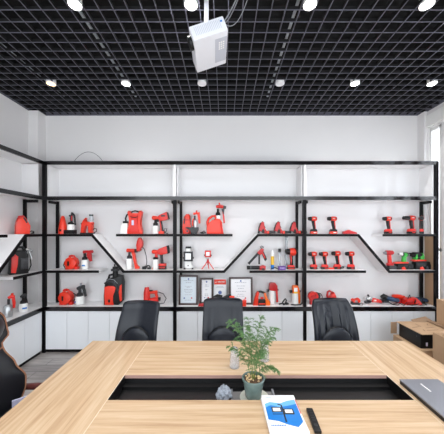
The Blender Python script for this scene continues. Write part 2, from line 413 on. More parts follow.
# four main fronds: tall top-right, arching left, right, and lower drooping ones
for (ax, ay, az, L, dr, ns) in ((.10, .05, 1.0, .40, .13, 5), (-.20, -.05, 1.0, .43, .22, 5), (.20, .0, 1.0, .38, .24, 6), (-.05, .3, 1, .38, .10, 4), (-.35, .1, .9, .27, .22, 4), (.4, -.3, .9, .23, .26, 4), (.1, -.4, 1, .30, .16, 4), (.25, .1, 1, .31, .24, 4), (-.1, 0, 1, .36, .14, 4)):
    branch(o0+Vector((ax*.02, ay*.02, 0)), Vector((ax*.8, ay*.8, az)), L, dr, ns)
stems.build('stem', 'stem', pot)
tag(fol.build('foliage', ['leaf', 'leaf_light'], pot, False), None, None, kind='stuff')
tag(MB().lathe([(.055, 0), (.062, .003), (.096, .012), (.099, .016), (.093, .016), (.06, .008), (0, .007)], n=36).build('saucer', 'saucer'), 'pale saucer under the fern pot', 'saucer').location = (wx(254.5, 1.68), 1.672, ZF+.0005)
def glass(px, y, label):
    t = tag(MB().lathe([(.036, 0), (.038, .004), (.037, .04), (.034, .09), (.030, .125), (.024, .147), (.012, .155), (0, .156), (0, .150), (.011, .149), (.021, .142), (.027, .122), (.031, .09), (.034, .04), (.034, .002)], n=28).build('drinking_glass', 'clear'), label, 'glass', 'upturned drinking glasses')
    t.location = (wx(px, y), y, ZT+.0005)
glass(234.6, 1.93, 'clear upturned drinking glass on the table left of the fern')
glass(264.5, 2.03, 'clear upturned drinking glass on the table hidden behind the fern')
# crumpled bag in the trough
bmb = MB(); g = bmesh.ops.create_icosphere(bmb.bm, subdivisions=4, radius=1)
from mathutils import noise
for v in g['verts']:
    n1 = noise.noise(v.co*2.3)*.35+noise.noise(v.co*6)*.16
    v.co = v.co*(1+n1); v.co = Vector((v.co.x*.040*(1.15-.35*v.co.z), v.co.y*.035, (v.co.z+1)*.050)); v.co.z = max(v.co.z, 0)
bg_ = bmb.build('plastic_bag', 'plastic_bag', None, False); tag(bg_, 'crumpled pale blue plastic bag lying in the table trough', 'bag'); bg_.location = (wx(224, 1.66), 1.66, ZF+.0005)
# socket box
cb = thing('socket_box', 'dark grey flip-up socket box set in the trough under the fern', 'socket box', (wx(254, 1.67), 1.665, ZF))
cb.location.z = ZF+.0001
MB().bar(-.155, .145, -.09, .09, 0, .0003).build('base_plate', 'trough_grey', cb, False)
MB().bar(-.152, -.140, -.09, .1, 0, .014).build('side_rim', 'grey', cb, False); MB().bar(.132, .146, -.09, .1, 0, .014).build('side_rim', 'grey', cb, False)
# the pot stands on the saucer which stands on the plate
# catalogues
def catalogue(label, loc, rz, w, h, t, cover):
    r = thing('catalogue', label, 'catalogue', loc, rz, 'catalogues stacked on the table')
    MB().bar(-w/2, w/2, -h/2, h/2, 0, t-.0015).build('pages', 'paper', r, False)
    m = MB(); n = 14
    def sheet(x0, x1, y0, y1, z, mi):
        m.mi = mi; m.bar(x0, x1, y0, y1, z, z+.0006)
    sheet(-w/2, w/2, -h/2, h/2, t-.0015, 0)
    if cover:
        m.mi = 1
        def poly(pts, z, mi):
            vs = [m.bm.verts.new((x*w, y*h, t+z)) for x, y in pts]; f = m.bm.faces.new(vs); f.material_index = mi
            vs = [m.bm.verts.new((x*w, y*h, t+z-.0004)) for x, y in pts]; f = m.bm.faces.new(vs[::-1]); f.material_index = mi
        poly([(-.46, .20), (-.30, .26), (0, .22), (.22, .30), (.46, .34), (.46, -.32), (.28, -.46), (.05, -.40), (-.2, -.30), (-.46, -.26)], .0, 2)
        poly([(-.46, .20), (-.30, .26), (0, .22), (.22, .30), (.46, .34), (.46, .20), (.2, .14), (-.05, .10), (-.3, .16), (-.46, .08)], .0004, 1)
        for cx, cy in ((-.16, .02), (.17, -.03)):
            poly([(cx-.14, cy-.075), (cx+.14, cy-.075), (cx+.14, cy+.075), (cx-.14, cy+.075)], .0008, 3)
            poly([(cx-.105, cy-.05), (cx+.105, cy-.05), (cx+.105, cy+.05), (cx-.105, cy+.05)], .0011, 0)
        poly([(-.01, -.33), (.03, -.33), (.03, .16), (-.01, .16)], .0008, 3)
        poly([(-.10, .17), (.02, .14), (.02, .17), (-.08, .205)], .0008, 3)
        poly([(-.30, -.12), (.30, -.12), (.30, -.10), (-.30, -.10)], .0008, 3)
        for i in range(9): poly([(-.42+i*.045, -.43), (-.39+i*.045, -.43), (-.39+i*.045, -.40), (-.42+i*.045, -.40)], .0008, 2)
        for i in range(6): poly([(-.40+i*.03, .40), (-.385+i*.03, .40), (-.385+i*.03, .415), (-.40+i*.03, .415)], .0008, 2)
        poly([(.475, -.1), (.495, -.1), (.495, .35), (.475, .35)], .0008, 4)
    m.build('cover', ['paper', 'light_blue', 'blue', 'dark_grey', 'red_ink'], r, False)
    return r
catalogue('thick white catalogue lying under the blue-covered one', (.335, 1.417, ZT+.0005), math.radians(1.5), .205, .272, .017, False)
catalogue('blue and white catalogue picturing a twin work light, on top of the thick one', (.333, 1.424, ZT+.0185), math.radians(0), .2, .265, .010, True)
rm = thing('remote_control', 'slim black remote control lying right of the catalogues', 'remote control', (wx(313.2, 1.38)+.0, 1.375, ZT+.0005), math.radians(-4))
MB().box((0, 0, .009), (.037, .170, .018), None, .006).build('body', 'black', rm)
m = MB(); m.lathe([(.011, 0), (.011, .0015), (.006, .0015), (.006, .001), (0, .001)], (0, -.045, .0175))
for i in range(5): m.box((0, .06-i*.018, .0185), (.02, .006, .001))
m.build('buttons', 'dark_grey', rm)
lp = thing('laptop', 'closed grey laptop at the right end of the table', 'laptop', (1.338, 1.535, ZT+.0005), math.radians(0))
MB().box((0, 0, .010), (.264, .365, .018), None, .005).build('base', 'laptop_dark', lp)
m = MB(); m.mi = 0; m.box((0.0, 0, .0275), (.266, .367, .010), None, .004); m.build('lid', ['laptop'], lp)
m = MB()
for i in range(7): m.box((-.028-.0+i*.001*0, .125-i*.012, .0328), (.010, .008, .0006))
m.build('lid_emblem', 'white', lp, False)
MB().box((.0, 0, .0206), (.262, .363, .005)).build('hinge_gap', 'black', lp, False)

# ------------------------------------------------------------------ chairs
def chair(label, loc, rz, wt, wb, ztop, wrinkle=0., corner=.12, headrest=False, lean=.12, wr_n=9, skew=0., m_='leather', group='leather chairs round the table', lum=True):
    t = thing('office_chair', label, 'chair', loc, rz, group)
    zb = .50; N = 128; rows = 40; m = MB(); rings = []
    for i in range(rows+1):
        v = i/rows; z = zb+(ztop-zb)*v
        hw = wb+(wt-wb)*v
        if headrest:
            zz = z
            pr = [(.5, .23), (.62, .262), (.68, .268), (.80, .225), (.93, .185), (.96, .185), (1.02, .245), (1.15, .262), (1.25, .225)]
            for (a, ha), (b, hb) in zip(pr, pr[1:]):
                if a <= zz <= b+1e-6: s = (zz-a)/(b-a); s = s*s*(3-2*s); hw = ha+(hb-ha)*s
        if v > 1-corner: s = (v-(1-corner))/corner; hw *= math.sqrt(max(0, 1-(s*s)*.30))
        thick = .045*(1 if not headrest else 1.1)
        if v > .955: thick *= math.sqrt(max(.02, 1-((v-.955)/.045)**2))
        yc = lean*v**1.3 - .05*math.sin(PI*min(1, v*1.15))*(.6)
        ring = []
        for k in range(N):
            a = 2*PI*k/N; ca, sa = math.cos(a), math.sin(a)
            x = hw*math.copysign(abs(ca)**.45, ca); y = thick*math.copysign(abs(sa)**.7, sa)
            y += -.05*(x/max(wt, .01))**2
            u = x/hw
            if sa < 0:
                win = math.exp(-(u*1.25)**2)*math.sin(PI*min(1, v*1.05))**.8
                y += wrinkle*win*math.sin(u*wr_n*2.2+2*v+math.sin(5*v))*(1 if wrinkle else 0)
                y += .014*math.exp(-(u*16)**2) if not headrest else 0
            ring.append(m.bm.verts.new((x+skew*(v-.5), y+yc, z)))
        rings.append(ring)
    for q, s in zip(rings, rings[1:]):
        for k in range(N): m.bm.faces.new((q[k], q[(k+1) % N], s[(k+1) % N], s[k]))
    m.bm.faces.new(rings[0][::-1]); m.bm.faces.new(rings[-1])
    edge = [[v.co.copy() for v in q] for q in rings]
    b = m.build('backrest', m_, t)
    if headrest:
        hp = MB()
        for ang in (-28, -152):
            k = int(round((ang % 360)/360*N)) % N
            hp.tube([Vector(rc[k])+Vector((0, -.003, 0)) for rc in edge[2:-2]], .0055, 6)
        a_ = [Vector(p) for p in edge[int(rows*.60)]]; k0, k1 = int(N*.52), int(N*.98)
        hp.tube([a_[k]+Vector((0, -.003, -.02*math.sin(PI*(k-k0)/(k1-k0)))) for k in range(k0, k1, 3)], .0055, 6)
        hp.build('piping', 'piping_tan', b)
        MB().ell((0, .005, 1.10), (.185, .05, .12)).build('headrest', m_, t)
    if lum:
        m = MB(); n1, n2 = 24, 12; gr = []
        a0 = .195*(wt/.21); h0 = .285
        m.ell((0, -.060, .505), (a0, .045, h0), None, 36)
        lc = m.build('lumbar_cushion', m_, t)
        MB().tube([((a0+.004)*math.cos(PI*q/24), -.058, .505+(h0+.004)*math.sin(PI*q/24)) for q in range(25)], .006, 6).build('piping', 'black', lc)
    MB().box((0, -.24, .445), (.50, .48, .10), None, .04).build('seat', m_, t)
    MB().tube([(0, -.22, .10), (0, -.22, .40)], [.03, .025], 14).build('gas_column', 'black', t)
    for s in (-1, 1):
        MB().tube([(s*.27, -.02, .42), (s*.29, -.02, .55), (s*.29, -.05, .575), (s*.285, -.30, .575), (s*.28, -.38, .55), (s*.26, -.34, .43)], [.02, .022, .024, .026, .024, .018], 10).build('armrest', 'arm_wood' if headrest else 'black', t)
    for k in range(5):
        a = 2*PI*k/5+.3; c, s_ = math.cos(a), math.sin(a)
        lg = MB().tube([(0, -.22, .11), (.28*c, -.22+.28*s_, .075)], [.028, .016], 8).build('base_leg', 'arm_wood' if headrest else 'black', t)
        MB().lathe([(.024, -.012), (.026, 0), (.024, .012)], (.28*c, -.22+.28*s_, .028), (PI/2, 0, a), 12).build('caster', 'black', lg)
    return t
DCH = 2.68
def cx(px): return wx(px, DCH)
chair('black leather office chair behind the table, leftmost of the three, plain squared back', (cx(138.5), DCH, 0), math.radians(-7), .205, .235, 1.025, .0, .05, skew=.012)
chair('black leather office chair behind the table, directly left of the fern, square-topped', (cx(223), DCH, 0), 0, .213, .222, 1.055, .004, .04)
chair('dark grey leather office chair with heavy vertical creases, right of the fern', (cx(334), DCH, 0), math.radians(5), .222, .250, 1.052, .020, .22, wr_n=8, skew=-.0)
chair('black leather office chair with tan stitching and wooden arms, left of the table', (-1.63, 1.68, 0), math.radians(92), .2, .27, 1.25, 0, .18, headrest=True, lean=.20, lum=False, m_='leather_black')
pk = thing('brochure', 'small white and lavender brochure propped on the seat of the left-end chair', 'brochure', (-1.47, 1.81, .497), math.radians(40))
MB().box((0, 0, .053), (.10, .006, .10), (.25, 0, 0)).build('cover', 'lavender', pk, False)
MB().box((0, .004, .05), (.096, .004, .096), (.25, 0, 0)).build('pages', 'paper', pk, False)

# ------------------------------------------------------------------ projector
pj = thing('projector', 'white ceiling projector hanging tilted from a pole', 'projector', (-.127, 2.116, 3.36))
pj.rotation_euler = (-.042, -.356, .051)
hw, hd, hh = .141, .185, .06
MB().box((0, 0, 0), (2*hw, 2*hd, 2*hh), None, .012).build('body', 'projector_white', pj)
m = MB()
for i in range(16): m.box((-.105+i*.0135, -hd-.0006, .006), (.004, .002, .07))
m.build('vent', 'projector_grey', pj, False)
m = MB(); m.box((.085, .0, -hh-.0006), (.104, .26, .002), None, .0008); m.build('control_panel', 'projector_grey', pj, False)
m = MB()
for i in range(3):
    for j in range(4): m.box((.07+i*.018, -.02-j*.022, -hh-.002), (.012, .013, .002))
m.build('button', 'white', pj, False)
lens = MB().lathe([(.044, 0), (.05, .006), (.05, .028), (.044, .034), (.038, .03), (.0, .012)], (-hw+.004, -.095, .0), (0, -PI/2, 0), 28).build('lens', 'black', pj)
m = MB(); m.box((hw-.03, -hd-.004, .02), (.014, .008, .008)); m.build('cable_plug', 'blue', pj, False)
# the mount is upright in the room: undo the tilt
inv = pj.rotation_euler.to_matrix().inverted()
m = MB(); m.bar(-.018, .018, -.018, .018, .055, CEIL+.9-3.36).bar(-.06, .06, -.05, .05, CEIL+.88-3.36, CEIL+.92-3.36).bar(-.05, .05, -.05, .05, .052, .07)
pl = m.build('ceiling_pole', 'projector_white', pj, False); pl.rotation_euler = inv.to_euler(); pl.location = inv @ Vector((-.02, -.02, 0))
cbm = MB()
for k, (e1, e2) in enumerate((((.22, -.10, .22), (.36, -.25, .48)), ((.17, -.04, .10), (.34, -.2, .46)), ((.26, -.02, .02), (.38, -.2, .44)))):
    a = Vector((.13, -.17, .035-.01*k)); pts = []
    for s in range(13):
        u = s/12; b_, c_ = Vector(e1), Vector(e2)
        pts.append(a*(1-u)**2+b_*2*u*(1-u)+c_*u*u)
    cbm.tube(pts, .005-.001*k, 6)
tag(cbm.build('projector_cable', 'grey'), 'grey cables running from the projector up through the ceiling grid', 'cable').location = (-.127, 2.116, 3.40)

# ------------------------------------------------------------------ cartons on the right
bx = thing('cardboard_box', 'closed cardboard box on the floor under the black case', 'box', (2.50, 3.09, 0))
MB().bar(-.26, .26, -.22, .22, 0, .43).build('carton', 'cardboard', bx, False); MB().bar(-.03, .03, -.2205, -.2195, 0, .43).build('tape', 'cardboard_dark', bx, False)
bc = thing('black_case', 'flat black equipment case lying on a cardboard box, right of the table', 'case', (2.49, 3.09, .4305))
MB().box((0, 0, .082), (.40, .36, .162), None, .006).build('body', 'black', bc)
m = MB().box((-.13, -.181, .05), (.02, .003, .04)); m.build('sticker', 'lavender', bc, False)
m = MB()
for yy in (-.12, .10): m.lathe([(.008, 0), (.008, .003), (0, .003)], (-.2, yy, .12), (0, -PI/2, 0), 10)
m.build('screw', 'dark_grey', bc)
fl = thing('cardboard_sleeve', 'flattened printed cardboard sleeve lying on the black case', 'cardboard', (2.49, 3.12, .5935), math.radians(2))
MB().bar(-.20, .23, -.215, .20, 0, .008).build('sheet', 'cardboard', fl, False)
m = MB().box((-.235, .20, -.075), (.08, .006, .15)); m.build('side_flap', 'cardboard_dark', fl, False)
m = MB().box((.14, .20, .02), (.25, .09, .005), (.3, -.1, .2)).box((.26, .02, .012), (.13, .35, .005), (0, .15, 0)); m.build('top_flap', 'cardboard_dark', fl, False)
m = MB()
for (x, y, l, a) in ((-.1, .0, .12, .3), (-.02, .06, .1, 1.5), (.06, -.02, .12, .2), (.03, -.1, .16, .1), (-.08, -.1, .05, 1.2), (.12, .08, .06, .9)): m.box((x, y, .0085), (l, .012, .001), (0, 0, a))
m.build('printed_marks', 'cardboard_dark', fl, False)
b2 = thing('cardboard_box', 'open brown cardboard box at the right edge beside the table', 'box', (2.555, 2.50, 0))
m = MB(); m.bar(-.262, -.256, -.24, .24, 0, .69).bar(.256, .262, -.24, .24, 0, .69).bar(-.262, .262, -.246, -.24, 0, .69).bar(-.262, .262, .24, .246, 0, .69).bar(-.26, .26, -.24, .24, 0, .01)
m.build('carton', 'cardboard', b2, False)
MB().box((-.0, -.34, .70), (.50, .20, .005), (-.15, 0, 0)).build('flap', 'cardboard_dark', b2, False)
b3 = thing('cardboard_box', 'tall cardboard box standing against the end of the drill cabinet, behind the other boxes', 'box', (2.90, 3.14, 0), 0)
MB().bar(-.11, .22, -.14, .14, 0, .91).build('carton', 'cardboard', b3, False)
MB().box((.05, .142, .86), (.30, .005, .09), (.02, 0, 0)).build('flap', 'cardboard_dark', b3, False)
tag(MB().box((3.163, 3.83, .88), (.022, .22, 1.72), (0, 0, 0)).build('cardboard_sheet', 'cardboard'), 'tall brown cardboard sheet standing between the drill cabinet and the wall', 'cardboard')

# ------------------------------------------------------------------ displayed tools
DT = 3.82; U = DT/F
class Tool:
    """crop = (x0, y0, scale): outlines are given in enlarged-photo units, turned into metres at the tool's own distance"""
    def __init__(s, name, label, cat, bx, by, z, crop, group=None, D=DT, left=None, k=None):
        s.c = crop; s.bx = crop[0]+bx/crop[2]; s.by = crop[1]+by/crop[2]
        if left is None:
            loc = (wx(s.bx, D), D, z+.0004); rz = 0; s.k = k or D/F
        else:
            Dl = -left*F/(224-s.bx); loc = (left, Dl, z+.0004); rz = math.radians(48); s.k = Dl/F
        s.t = thing(name, label, cat, loc, rz, group)
        s.kx = s.k if left is None else s.k*.86
    def X(s, x): return (s.c[0]+x/s.c[2]-s.bx)*s.kx
    def Z(s, y): return max(0, (s.by-s.c[1]-y/s.c[2])*s.k)
    def q(s, v): return v/s.c[2]*s.k
    def poly(s, part, m, pts, th, y=0, bev=None, par=None):
        th = s.q(th); P_ = [(s.X(a), s.Z(b)) for a, b in pts]
        b = s.q(4) if bev is None else s.q(bev)
        return MB().prism(P_, s.q(y)-th/2, s.q(y)+th/2, min(b, th*.35)).build(part, m, par or s.t)
    def rect(s, part, m, x0, x1, y0, y1, th, y=0, bev=3, par=None):
        return s.poly(part, m, [(x0, y1), (x1, y1), (x1, y0), (x0, y0)], th, y, bev, par)
    def rod(s, part, m, pts, r, par=None, n=10):
        R = [s.q(v) for v in r] if isinstance(r, (list, tuple)) else s.q(r)
        rm_ = max(R) if isinstance(R, list) else R
        P_ = [Vector((s.X(p[0]), s.q(p[2]) if len(p) > 2 else 0, s.Z(p[1]))) for p in pts]
        for p in P_: p.z = max(p.z, rm_*.75 if rm_ < .008 else p.z)
        return MB().tube(P_, R, n).build(part, m, par or s.t)
    def jar(s, part, m, x, prof, y=0, par=None):
        """prof: list of (photo y, radius) from bottom to top"""
        return MB().lathe([(0, s.Z(prof[0][0]))]+[(s.q(r), s.Z(yy)) for yy, r in prof]+[(0, s.Z(prof[-1][0]))], (s.X(x), s.q(y), 0), None, 18).build(part, m, par or s.t)
    def barrel(s, part, m, x0, x1, y, prof, par=None):
        """horizontal lathe from x0 to x1; prof: (fraction, radius)"""
        L = s.X(x1)-s.X(x0)
        return MB().lathe([(s.q(r), f*L) for f, r in prof], (s.X(x0), 0, s.Z(y)), (0, PI/2, 0), 16).build(part, m, par or s.t)

# --- cordless drills (one built, the rest copied)
def drill(label, px, z, crop=(0, 0, 1), body='red', accent='black', foot='black', shell='orange_red', group='cordless drills on the upper shelf of the right cabinet', long_=0., D=DT, impact=True, cat='drill'):
    t = thing('cordless_drill', label, cat, (wx(px, D), D, z+.0004), 0, group); u = U
    def MBu(): return MB(u)
    MBu().lathe([(1.2, -4.6-long_), (1.7, -4.2-long_), (2.0, -2.6), (2.1, -1.4), (1.6, -1.2)], (0, 0, 15.1), (0, PI/2, 0), 16).build('chuck', accent, t)
    MBu().lathe([(1.9, -1.6), (2.35, -.8), (2.4, 1.6), (2.1, 3.4), (1.2, 4.1), (.2, 4.2)], (0, 0, 15.1), (0, PI/2, 0), 18).build('motor_housing', shell, t)
    g = MBu().prism([(-.9, 13.4), (2.0, 13.4), (2.2, 9), (2.7, 4.2), (.3, 4.2), (.2, 9)], -1.15, 1.15, .5).build('grip', 'black', t)
    MBu().prism([(1.0, 13.4), (2.2, 13.4), (2.35, 9), (2.8, 5), (1.9, 5), (1.6, 9)], -1.2, 1.2, .3).build('grip_inlay', body, g)
    MBu().prism([(-1.3, 12.8), (-.5, 12.8), (-.2, 10.4), (-.9, 10.2)], -.6, .6, .2).build('trigger', accent, t)
    MBu().prism([(-2.4, 3.6), (-1.6, 4.8), (3.2, 4.8), (4.0, 3.6), (4.0, 2.3), (-2.5, 2.3)], -1.7, 1.7, .5).build('battery_mount', body if foot == 'black' else 'black', t)
    bt = MBu().box((.75, 0, 1.2), (6.6, 3.7, 2.4), None, .6).build('battery', foot, t)
    MBu().box((1.6, -1.86, 1.3), (2.6, .25, .8)).build('battery_sticker', 'white' if foot != 'black' else 'red', bt, False)
    MBu().box((2.6, 0, 15.1), (.7, 4.95, 2.2), None, .2).build('side_vent', 'black', t)
    MBu().box((.6, -2.35, 15.3), (1.8, .3, .8)).build('name_patch', 'silver', t, False)
    return t
gA = 'cordless drills on the upper shelf of the right cabinet'
d0 = drill('red cordless drill at the left end of the upper right shelf, next to the post', 312.8, ZA, foot='orange_red')
dup(d0, (wx(332.3, DT), DT, ZA+.0004), 'red cordless drill just left of the flat red tool on the upper right shelf', scale=(1.1, 1, 1))
d1 = drill('red cordless drill standing alone at the left of the short upper shelf', 387.3, ZA)
drill('largest red cordless drill with long chuck on the short upper shelf', 410.5, ZA, long_=2.2).scale = (1.12, 1.1, 1.05)
dd = dup(d1, (wx(421.6, DT), DT, ZA+.0004), 'red cordless drill at the right end of the short upper shelf, seen nearly head on', rz=math.radians(55), scale=(.95, .95, 1.03))
lbs = ['red cordless drill leftmost in the row of four on the lower right shelf', 'red cordless drill second in the row of four, left of the red pouch', 'taller red cordless drill, third in the row of four', 'red cordless drill at the right end of the row of four, past the black cable']
for i, (px, s) in enumerate(((312.8, 1), (323.8, 1), (336.3, 1.04), (350, 1.02))):
    o = dup(d1, (wx(px, DT), DT, ZB+.0004), lbs[i], scale=(s, 1, s)); o['group'] = 'row of four cordless drills on the lower shelf'

c = (304, 210, 7.4)
t = Tool('electric_tool', 'flat red palm tool lying beside the upper right drills', 'power tool', 336, 171, ZA, c)
t.poly('body', 'deep_red', [(288, 171), (290, 153), (315, 150), (330, 143), (348, 150), (385, 161), (386, 171)], 34); t.poly('top_grip', 'orange_red', [(312, 151), (328, 141), (350, 149), (352, 155), (312, 156)], 26)
c = (304, 245, 7.4)
t = Tool('tool_pouch', 'small orange-red strip tool lying between the drills on the lower right shelf', 'tool', 195, 172, ZB, c)
t.rect('body', 'orange_red', 170, 222, 160, 172, 20)
tag(t.rod('cable', 'black', [(268, 166), (275, 158), (290, 155, 10), (305, 160, 20), (300, 168, 25), (280, 168, 20)], 3), None, None)
# --- three cutters
c = (250, 210, 7.4)
for i, (dx, lb) in enumerate(((0, 'leftmost of three red cordless shears on the upper middle shelf'), (116, 'middle one of three red cordless shears on the upper shelf'), (233, 'rightmost of three red cordless shears, next to the post'))):
    if i == 0:
        t = Tool('cordless_shear', lb, 'power tool', 115, 172, ZA, c, 'three cordless shears'); sh0 = t.t; bx0 = t.bx
        t.poly('handle', 'deep_red', [(62, 150), (74, 112), (84, 86), (95, 82), (104, 92), (100, 122), (112, 136), (122, 150), (122, 168), (104, 170), (84, 150)], 26)
        t.poly('rear_grip', 'black', [(56, 168), (62, 128), (76, 90), (86, 86), (80, 118), (72, 150), (70, 170)], 20)
        t.barrel('barrel', 'dark_grey', 118, 186, 160, [(0, 11), (.3, 13), (.7, 10), (1, 8)]); t.poly('side_grip', 'black', [(84, 150), (96, 132), (108, 150), (104, 168), (92, 166)], 31); t.rod('switch', 'black', [(104, 112), (112, 128)], 4)
        t.rect('collar', 'orange_red', 124, 140, 150, 171, 28)
        t.poly('top_cap', 'dark_grey', [(80, 92), (92, 78), (106, 88), (104, 96)], 22)
    else:
        dup(sh0, (wx(bx0+dx/7.4, DT), DT, ZA+.0004), lb)
# --- cabinet 1 top left group
c = (50, 205, 7.4)
t = Tool('cone_blower', 'cone-shaped red blower beside the black and white spray cup, upper left shelf', 'power tool', 95, 209, ZA, c)
t.jar('body', 'orange_red', 95, [(209, 29), (185, 29), (150, 25), (115, 19), (92, 14), (80, 10), (76, 5)])
t.rect('switch', 'black', 88, 102, 175, 190, 62)
t = Tool('spray_gun', 'black spray gun with white cup standing on a black base, upper left shelf', 'spray gun', 155, 209, ZA, c)
t.rect('stand', 'black', 114, 186, 180, 209, 46); t.jar('cup', 'white', 155, [(180, 25), (160, 26), (140, 24)]); t.jar('lid', 'black', 155, [(141, 21), (130, 21), (122, 14)])
t.rod('barrel', 'dark_grey', [(160, 125), (158, 95), (164, 50)], [8, 10, 7]); t.rod('trim', 'deep_red', [(164, 112, -7), (165, 76, -8)], 5); t.rod('handle', 'black', [(168, 62), (180, 72), (188, 145)], [9, 7, 6]); t.rod('nozzle', 'black', [(158, 78), (143, 74)], [6, 7])
t = Tool('paint_sprayer', 'red arch-shaped paint sprayer with clear cup and black lid, upper left shelf', 'sprayer', 276, 209, ZA, c)
t.poly('stand', 'orange_red', [(232, 203), (238, 140), (250, 110), (268, 90), (272, 98), (262, 120), (320, 122), (322, 136), (312, 140), (316, 203), (290, 203), (290, 150), (278, 140), (262, 150), (258, 203)], 30)
t.rect('base', 'black', 230, 324, 201, 209, 36); t.jar('cup', 'clear_tube', 306, [(122, 13), (100, 15), (76, 12)]); t.jar('lid', 'black', 305, [(77, 14), (66, 14)])
t.rod('cord', 'black', [(318, 180), (330, 168), (345, 172), (345, 190), (328, 200), (318, 204)], 3)
t.rod('grip', 'dark_grey', [(236, 128), (240, 140)], 9)
c = (115, 205, 7.4)
t = Tool('backpack_sprayer', 'red backpack sprayer with black carry handle and white side tank', 'sprayer', 145, 210, ZA, c)
t.poly('body', 'orange_red', [(96, 50), (106, 38), (118, 42), (124, 64), (178, 64), (184, 42), (196, 38), (206, 50), (198, 82), (187, 110), (187, 145), (206, 186), (206, 210), (90, 210), (92, 184), (114, 148), (116, 110), (106, 82)], 36, 0, 6)
t.poly('front_ridge', 'red', [(124, 72), (178, 72), (170, 150), (190, 200), (110, 200), (132, 150)], 10, -20, 4)
t.rect('sticker', 'lavender', 133, 149, 110, 146, 4, -27, 1); t.rod('strap', 'black', [(124, 84, -24), (140, 90, -27), (162, 90, -27), (176, 84, -24)], 3); t.rect('tray', 'deep_red', 118, 182, 192, 200, 42, 0, 1)
t.rod('handle', 'black', [(118, 56), (132, 44), (150, 40), (168, 44), (182, 56)], 5)
t.poly('tank', 'white', [(42, 210), (48, 150), (60, 132), (98, 132), (98, 210)], 46, 4, 6); t.rect('tank_cap', 'black', 62, 96, 116, 134, 26)
t.rod('hose', 'black', [(82, 120), (78, 95), (88, 70), (104, 58)], 6)
def sprayer2(label, c, x0, y0, body_pts, base):
    t = Tool('cordless_sprayer', label, 'sprayer', x0+48, y0, ZA if base == 'A' else ZB, c, 'cordless paint sprayers with white bottles')
    return t
t = sprayer2('red cordless sprayer with boxy motor and coiled cord, upper left cabinet shelf', c, 280, 210, None, 'A')
t.poly('motor_housing', 'red', [(322, 78), (345, 66), (386, 48), (398, 102), (372, 110), (332, 118)], 44, 0, 5); t.rect('label_plate', 'dark_grey', 345, 375, 72, 84, 46, 0, 1)
t.poly('end_cap', 'dark_grey', [(384, 50), (392, 52), (402, 98), (396, 104)], 40)
t.barrel('nozzle', 'orange_red', 274, 326, 92, [(0, 9), (.15, 16), (.5, 15), (.8, 12), (1, 14)]); t.rect('trigger', 'black', 306, 324, 88, 122, 14)
t.jar('bottle', 'white', 300, [(208, 20), (200, 22), (158, 22), (150, 17)]); t.jar('lid', 'black', 300, [(151, 17), (134, 18), (124, 10), (105, 8)])
t.rod('grip', 'dark_grey', [(338, 114), (346, 150), (350, 192)], [9, 9, 11]); t.rod('grip_inlay', 'red', [(334, 116, -5), (340, 150, -6), (343, 190, -8)], 5)
t.rect('battery', 'orange_red', 326, 364, 190, 210, 34); t.rod('cord', 'dark_grey', [(362, 206), (380, 190), (384, 172), (370, 168), (362, 184), (374, 204), (392, 208)], 2.4)
c = (115, 235, 7.4)
t = Tool('cordless_sprayer', 'red sprayer with upright oval tank and hose on the lower shelf', 'sprayer', 140, 266, ZB, c, 'cordless paint sprayers with white bottles')
t.barrel('nozzle', 'orange_red', 88, 150, 128, [(0, 12), (.1, 15), (.5, 12), (1, 13)]); t.rect('collar', 'black', 146, 166, 116, 142, 26)
t.poly('tank', 'red', [(163, 134), (162, 95), (165, 58), (174, 36), (186, 31), (200, 42), (209, 60), (208, 92), (196, 112), (184, 122), (180, 136)], 36, 0, 9)
t.poly('handle', 'orange_red', [(122, 138), (146, 138), (152, 170), (158, 215), (162, 242), (182, 246), (182, 262), (150, 262), (146, 228), (138, 180)], 22, 0, 4)
t.jar('bottle', 'white', 107, [(264, 18), (258, 21), (194, 21), (186, 17)]); t.jar('lid', 'dark_grey', 107, [(187, 18), (172, 18), (164, 9), (140, 8)])
t.rod('hose', 'dark_grey', [(202, 100), (218, 120), (230, 165), (236, 215), (230, 240), (212, 250)], 3)
t = Tool('accessory_set', 'black sprayer accessories lying beside the oval-tank sprayer', 'accessories', 232, 264, ZB, c)
t.rect('case', 'black', 204, 232, 244, 264, 26); t.rod('strap', 'black', [(228, 256), (242, 236), (256, 240), (262, 258)], 5); t.rect('foot', 'dark_grey', 240, 264, 252, 264, 20)
t = Tool('nozzle_cap', 'small orange cap standing alone on the lower shelf', 'cap', 279, 264, ZB, c); t.jar('cap', 'orange', 279, [(264, 6), (256, 6), (250, 4)])
t = Tool('cordless_sprayer', 'red cordless sprayer with battery foot on the lower shelf next to the post', 'sprayer', 330, 264, ZB, c, 'cordless paint sprayers with white bottles')
t.poly('motor_housing', 'red', [(312, 128), (330, 112), (388, 90), (396, 146), (345, 158), (322, 152)], 42, 0, 5); t.poly('end_cap', 'black', [(384, 90), (396, 88), (402, 144), (392, 150)], 42)
t.barrel('nozzle', 'orange_red', 274, 322, 136, [(0, 10), (.15, 15), (.5, 15), (1, 13)]); t.rect('yoke', 'red', 296, 316, 140, 176, 16)
t.jar('bottle', 'white', 301, [(264, 20), (258, 22), (198, 22), (190, 17)]); t.jar('lid', 'black', 301, [(191, 18), (180, 20), (174, 10)])
t.rod('grip', 'dark_grey', [(342, 152), (346, 190), (350, 226)], [11, 10, 11]); t.rect('battery_mount', 'red', 326, 378, 222, 242, 36); t.rect('battery', 'black', 326, 378, 240, 264, 40); t.rect('battery_band', 'red', 330, 374, 248, 254, 42, 0, 1)

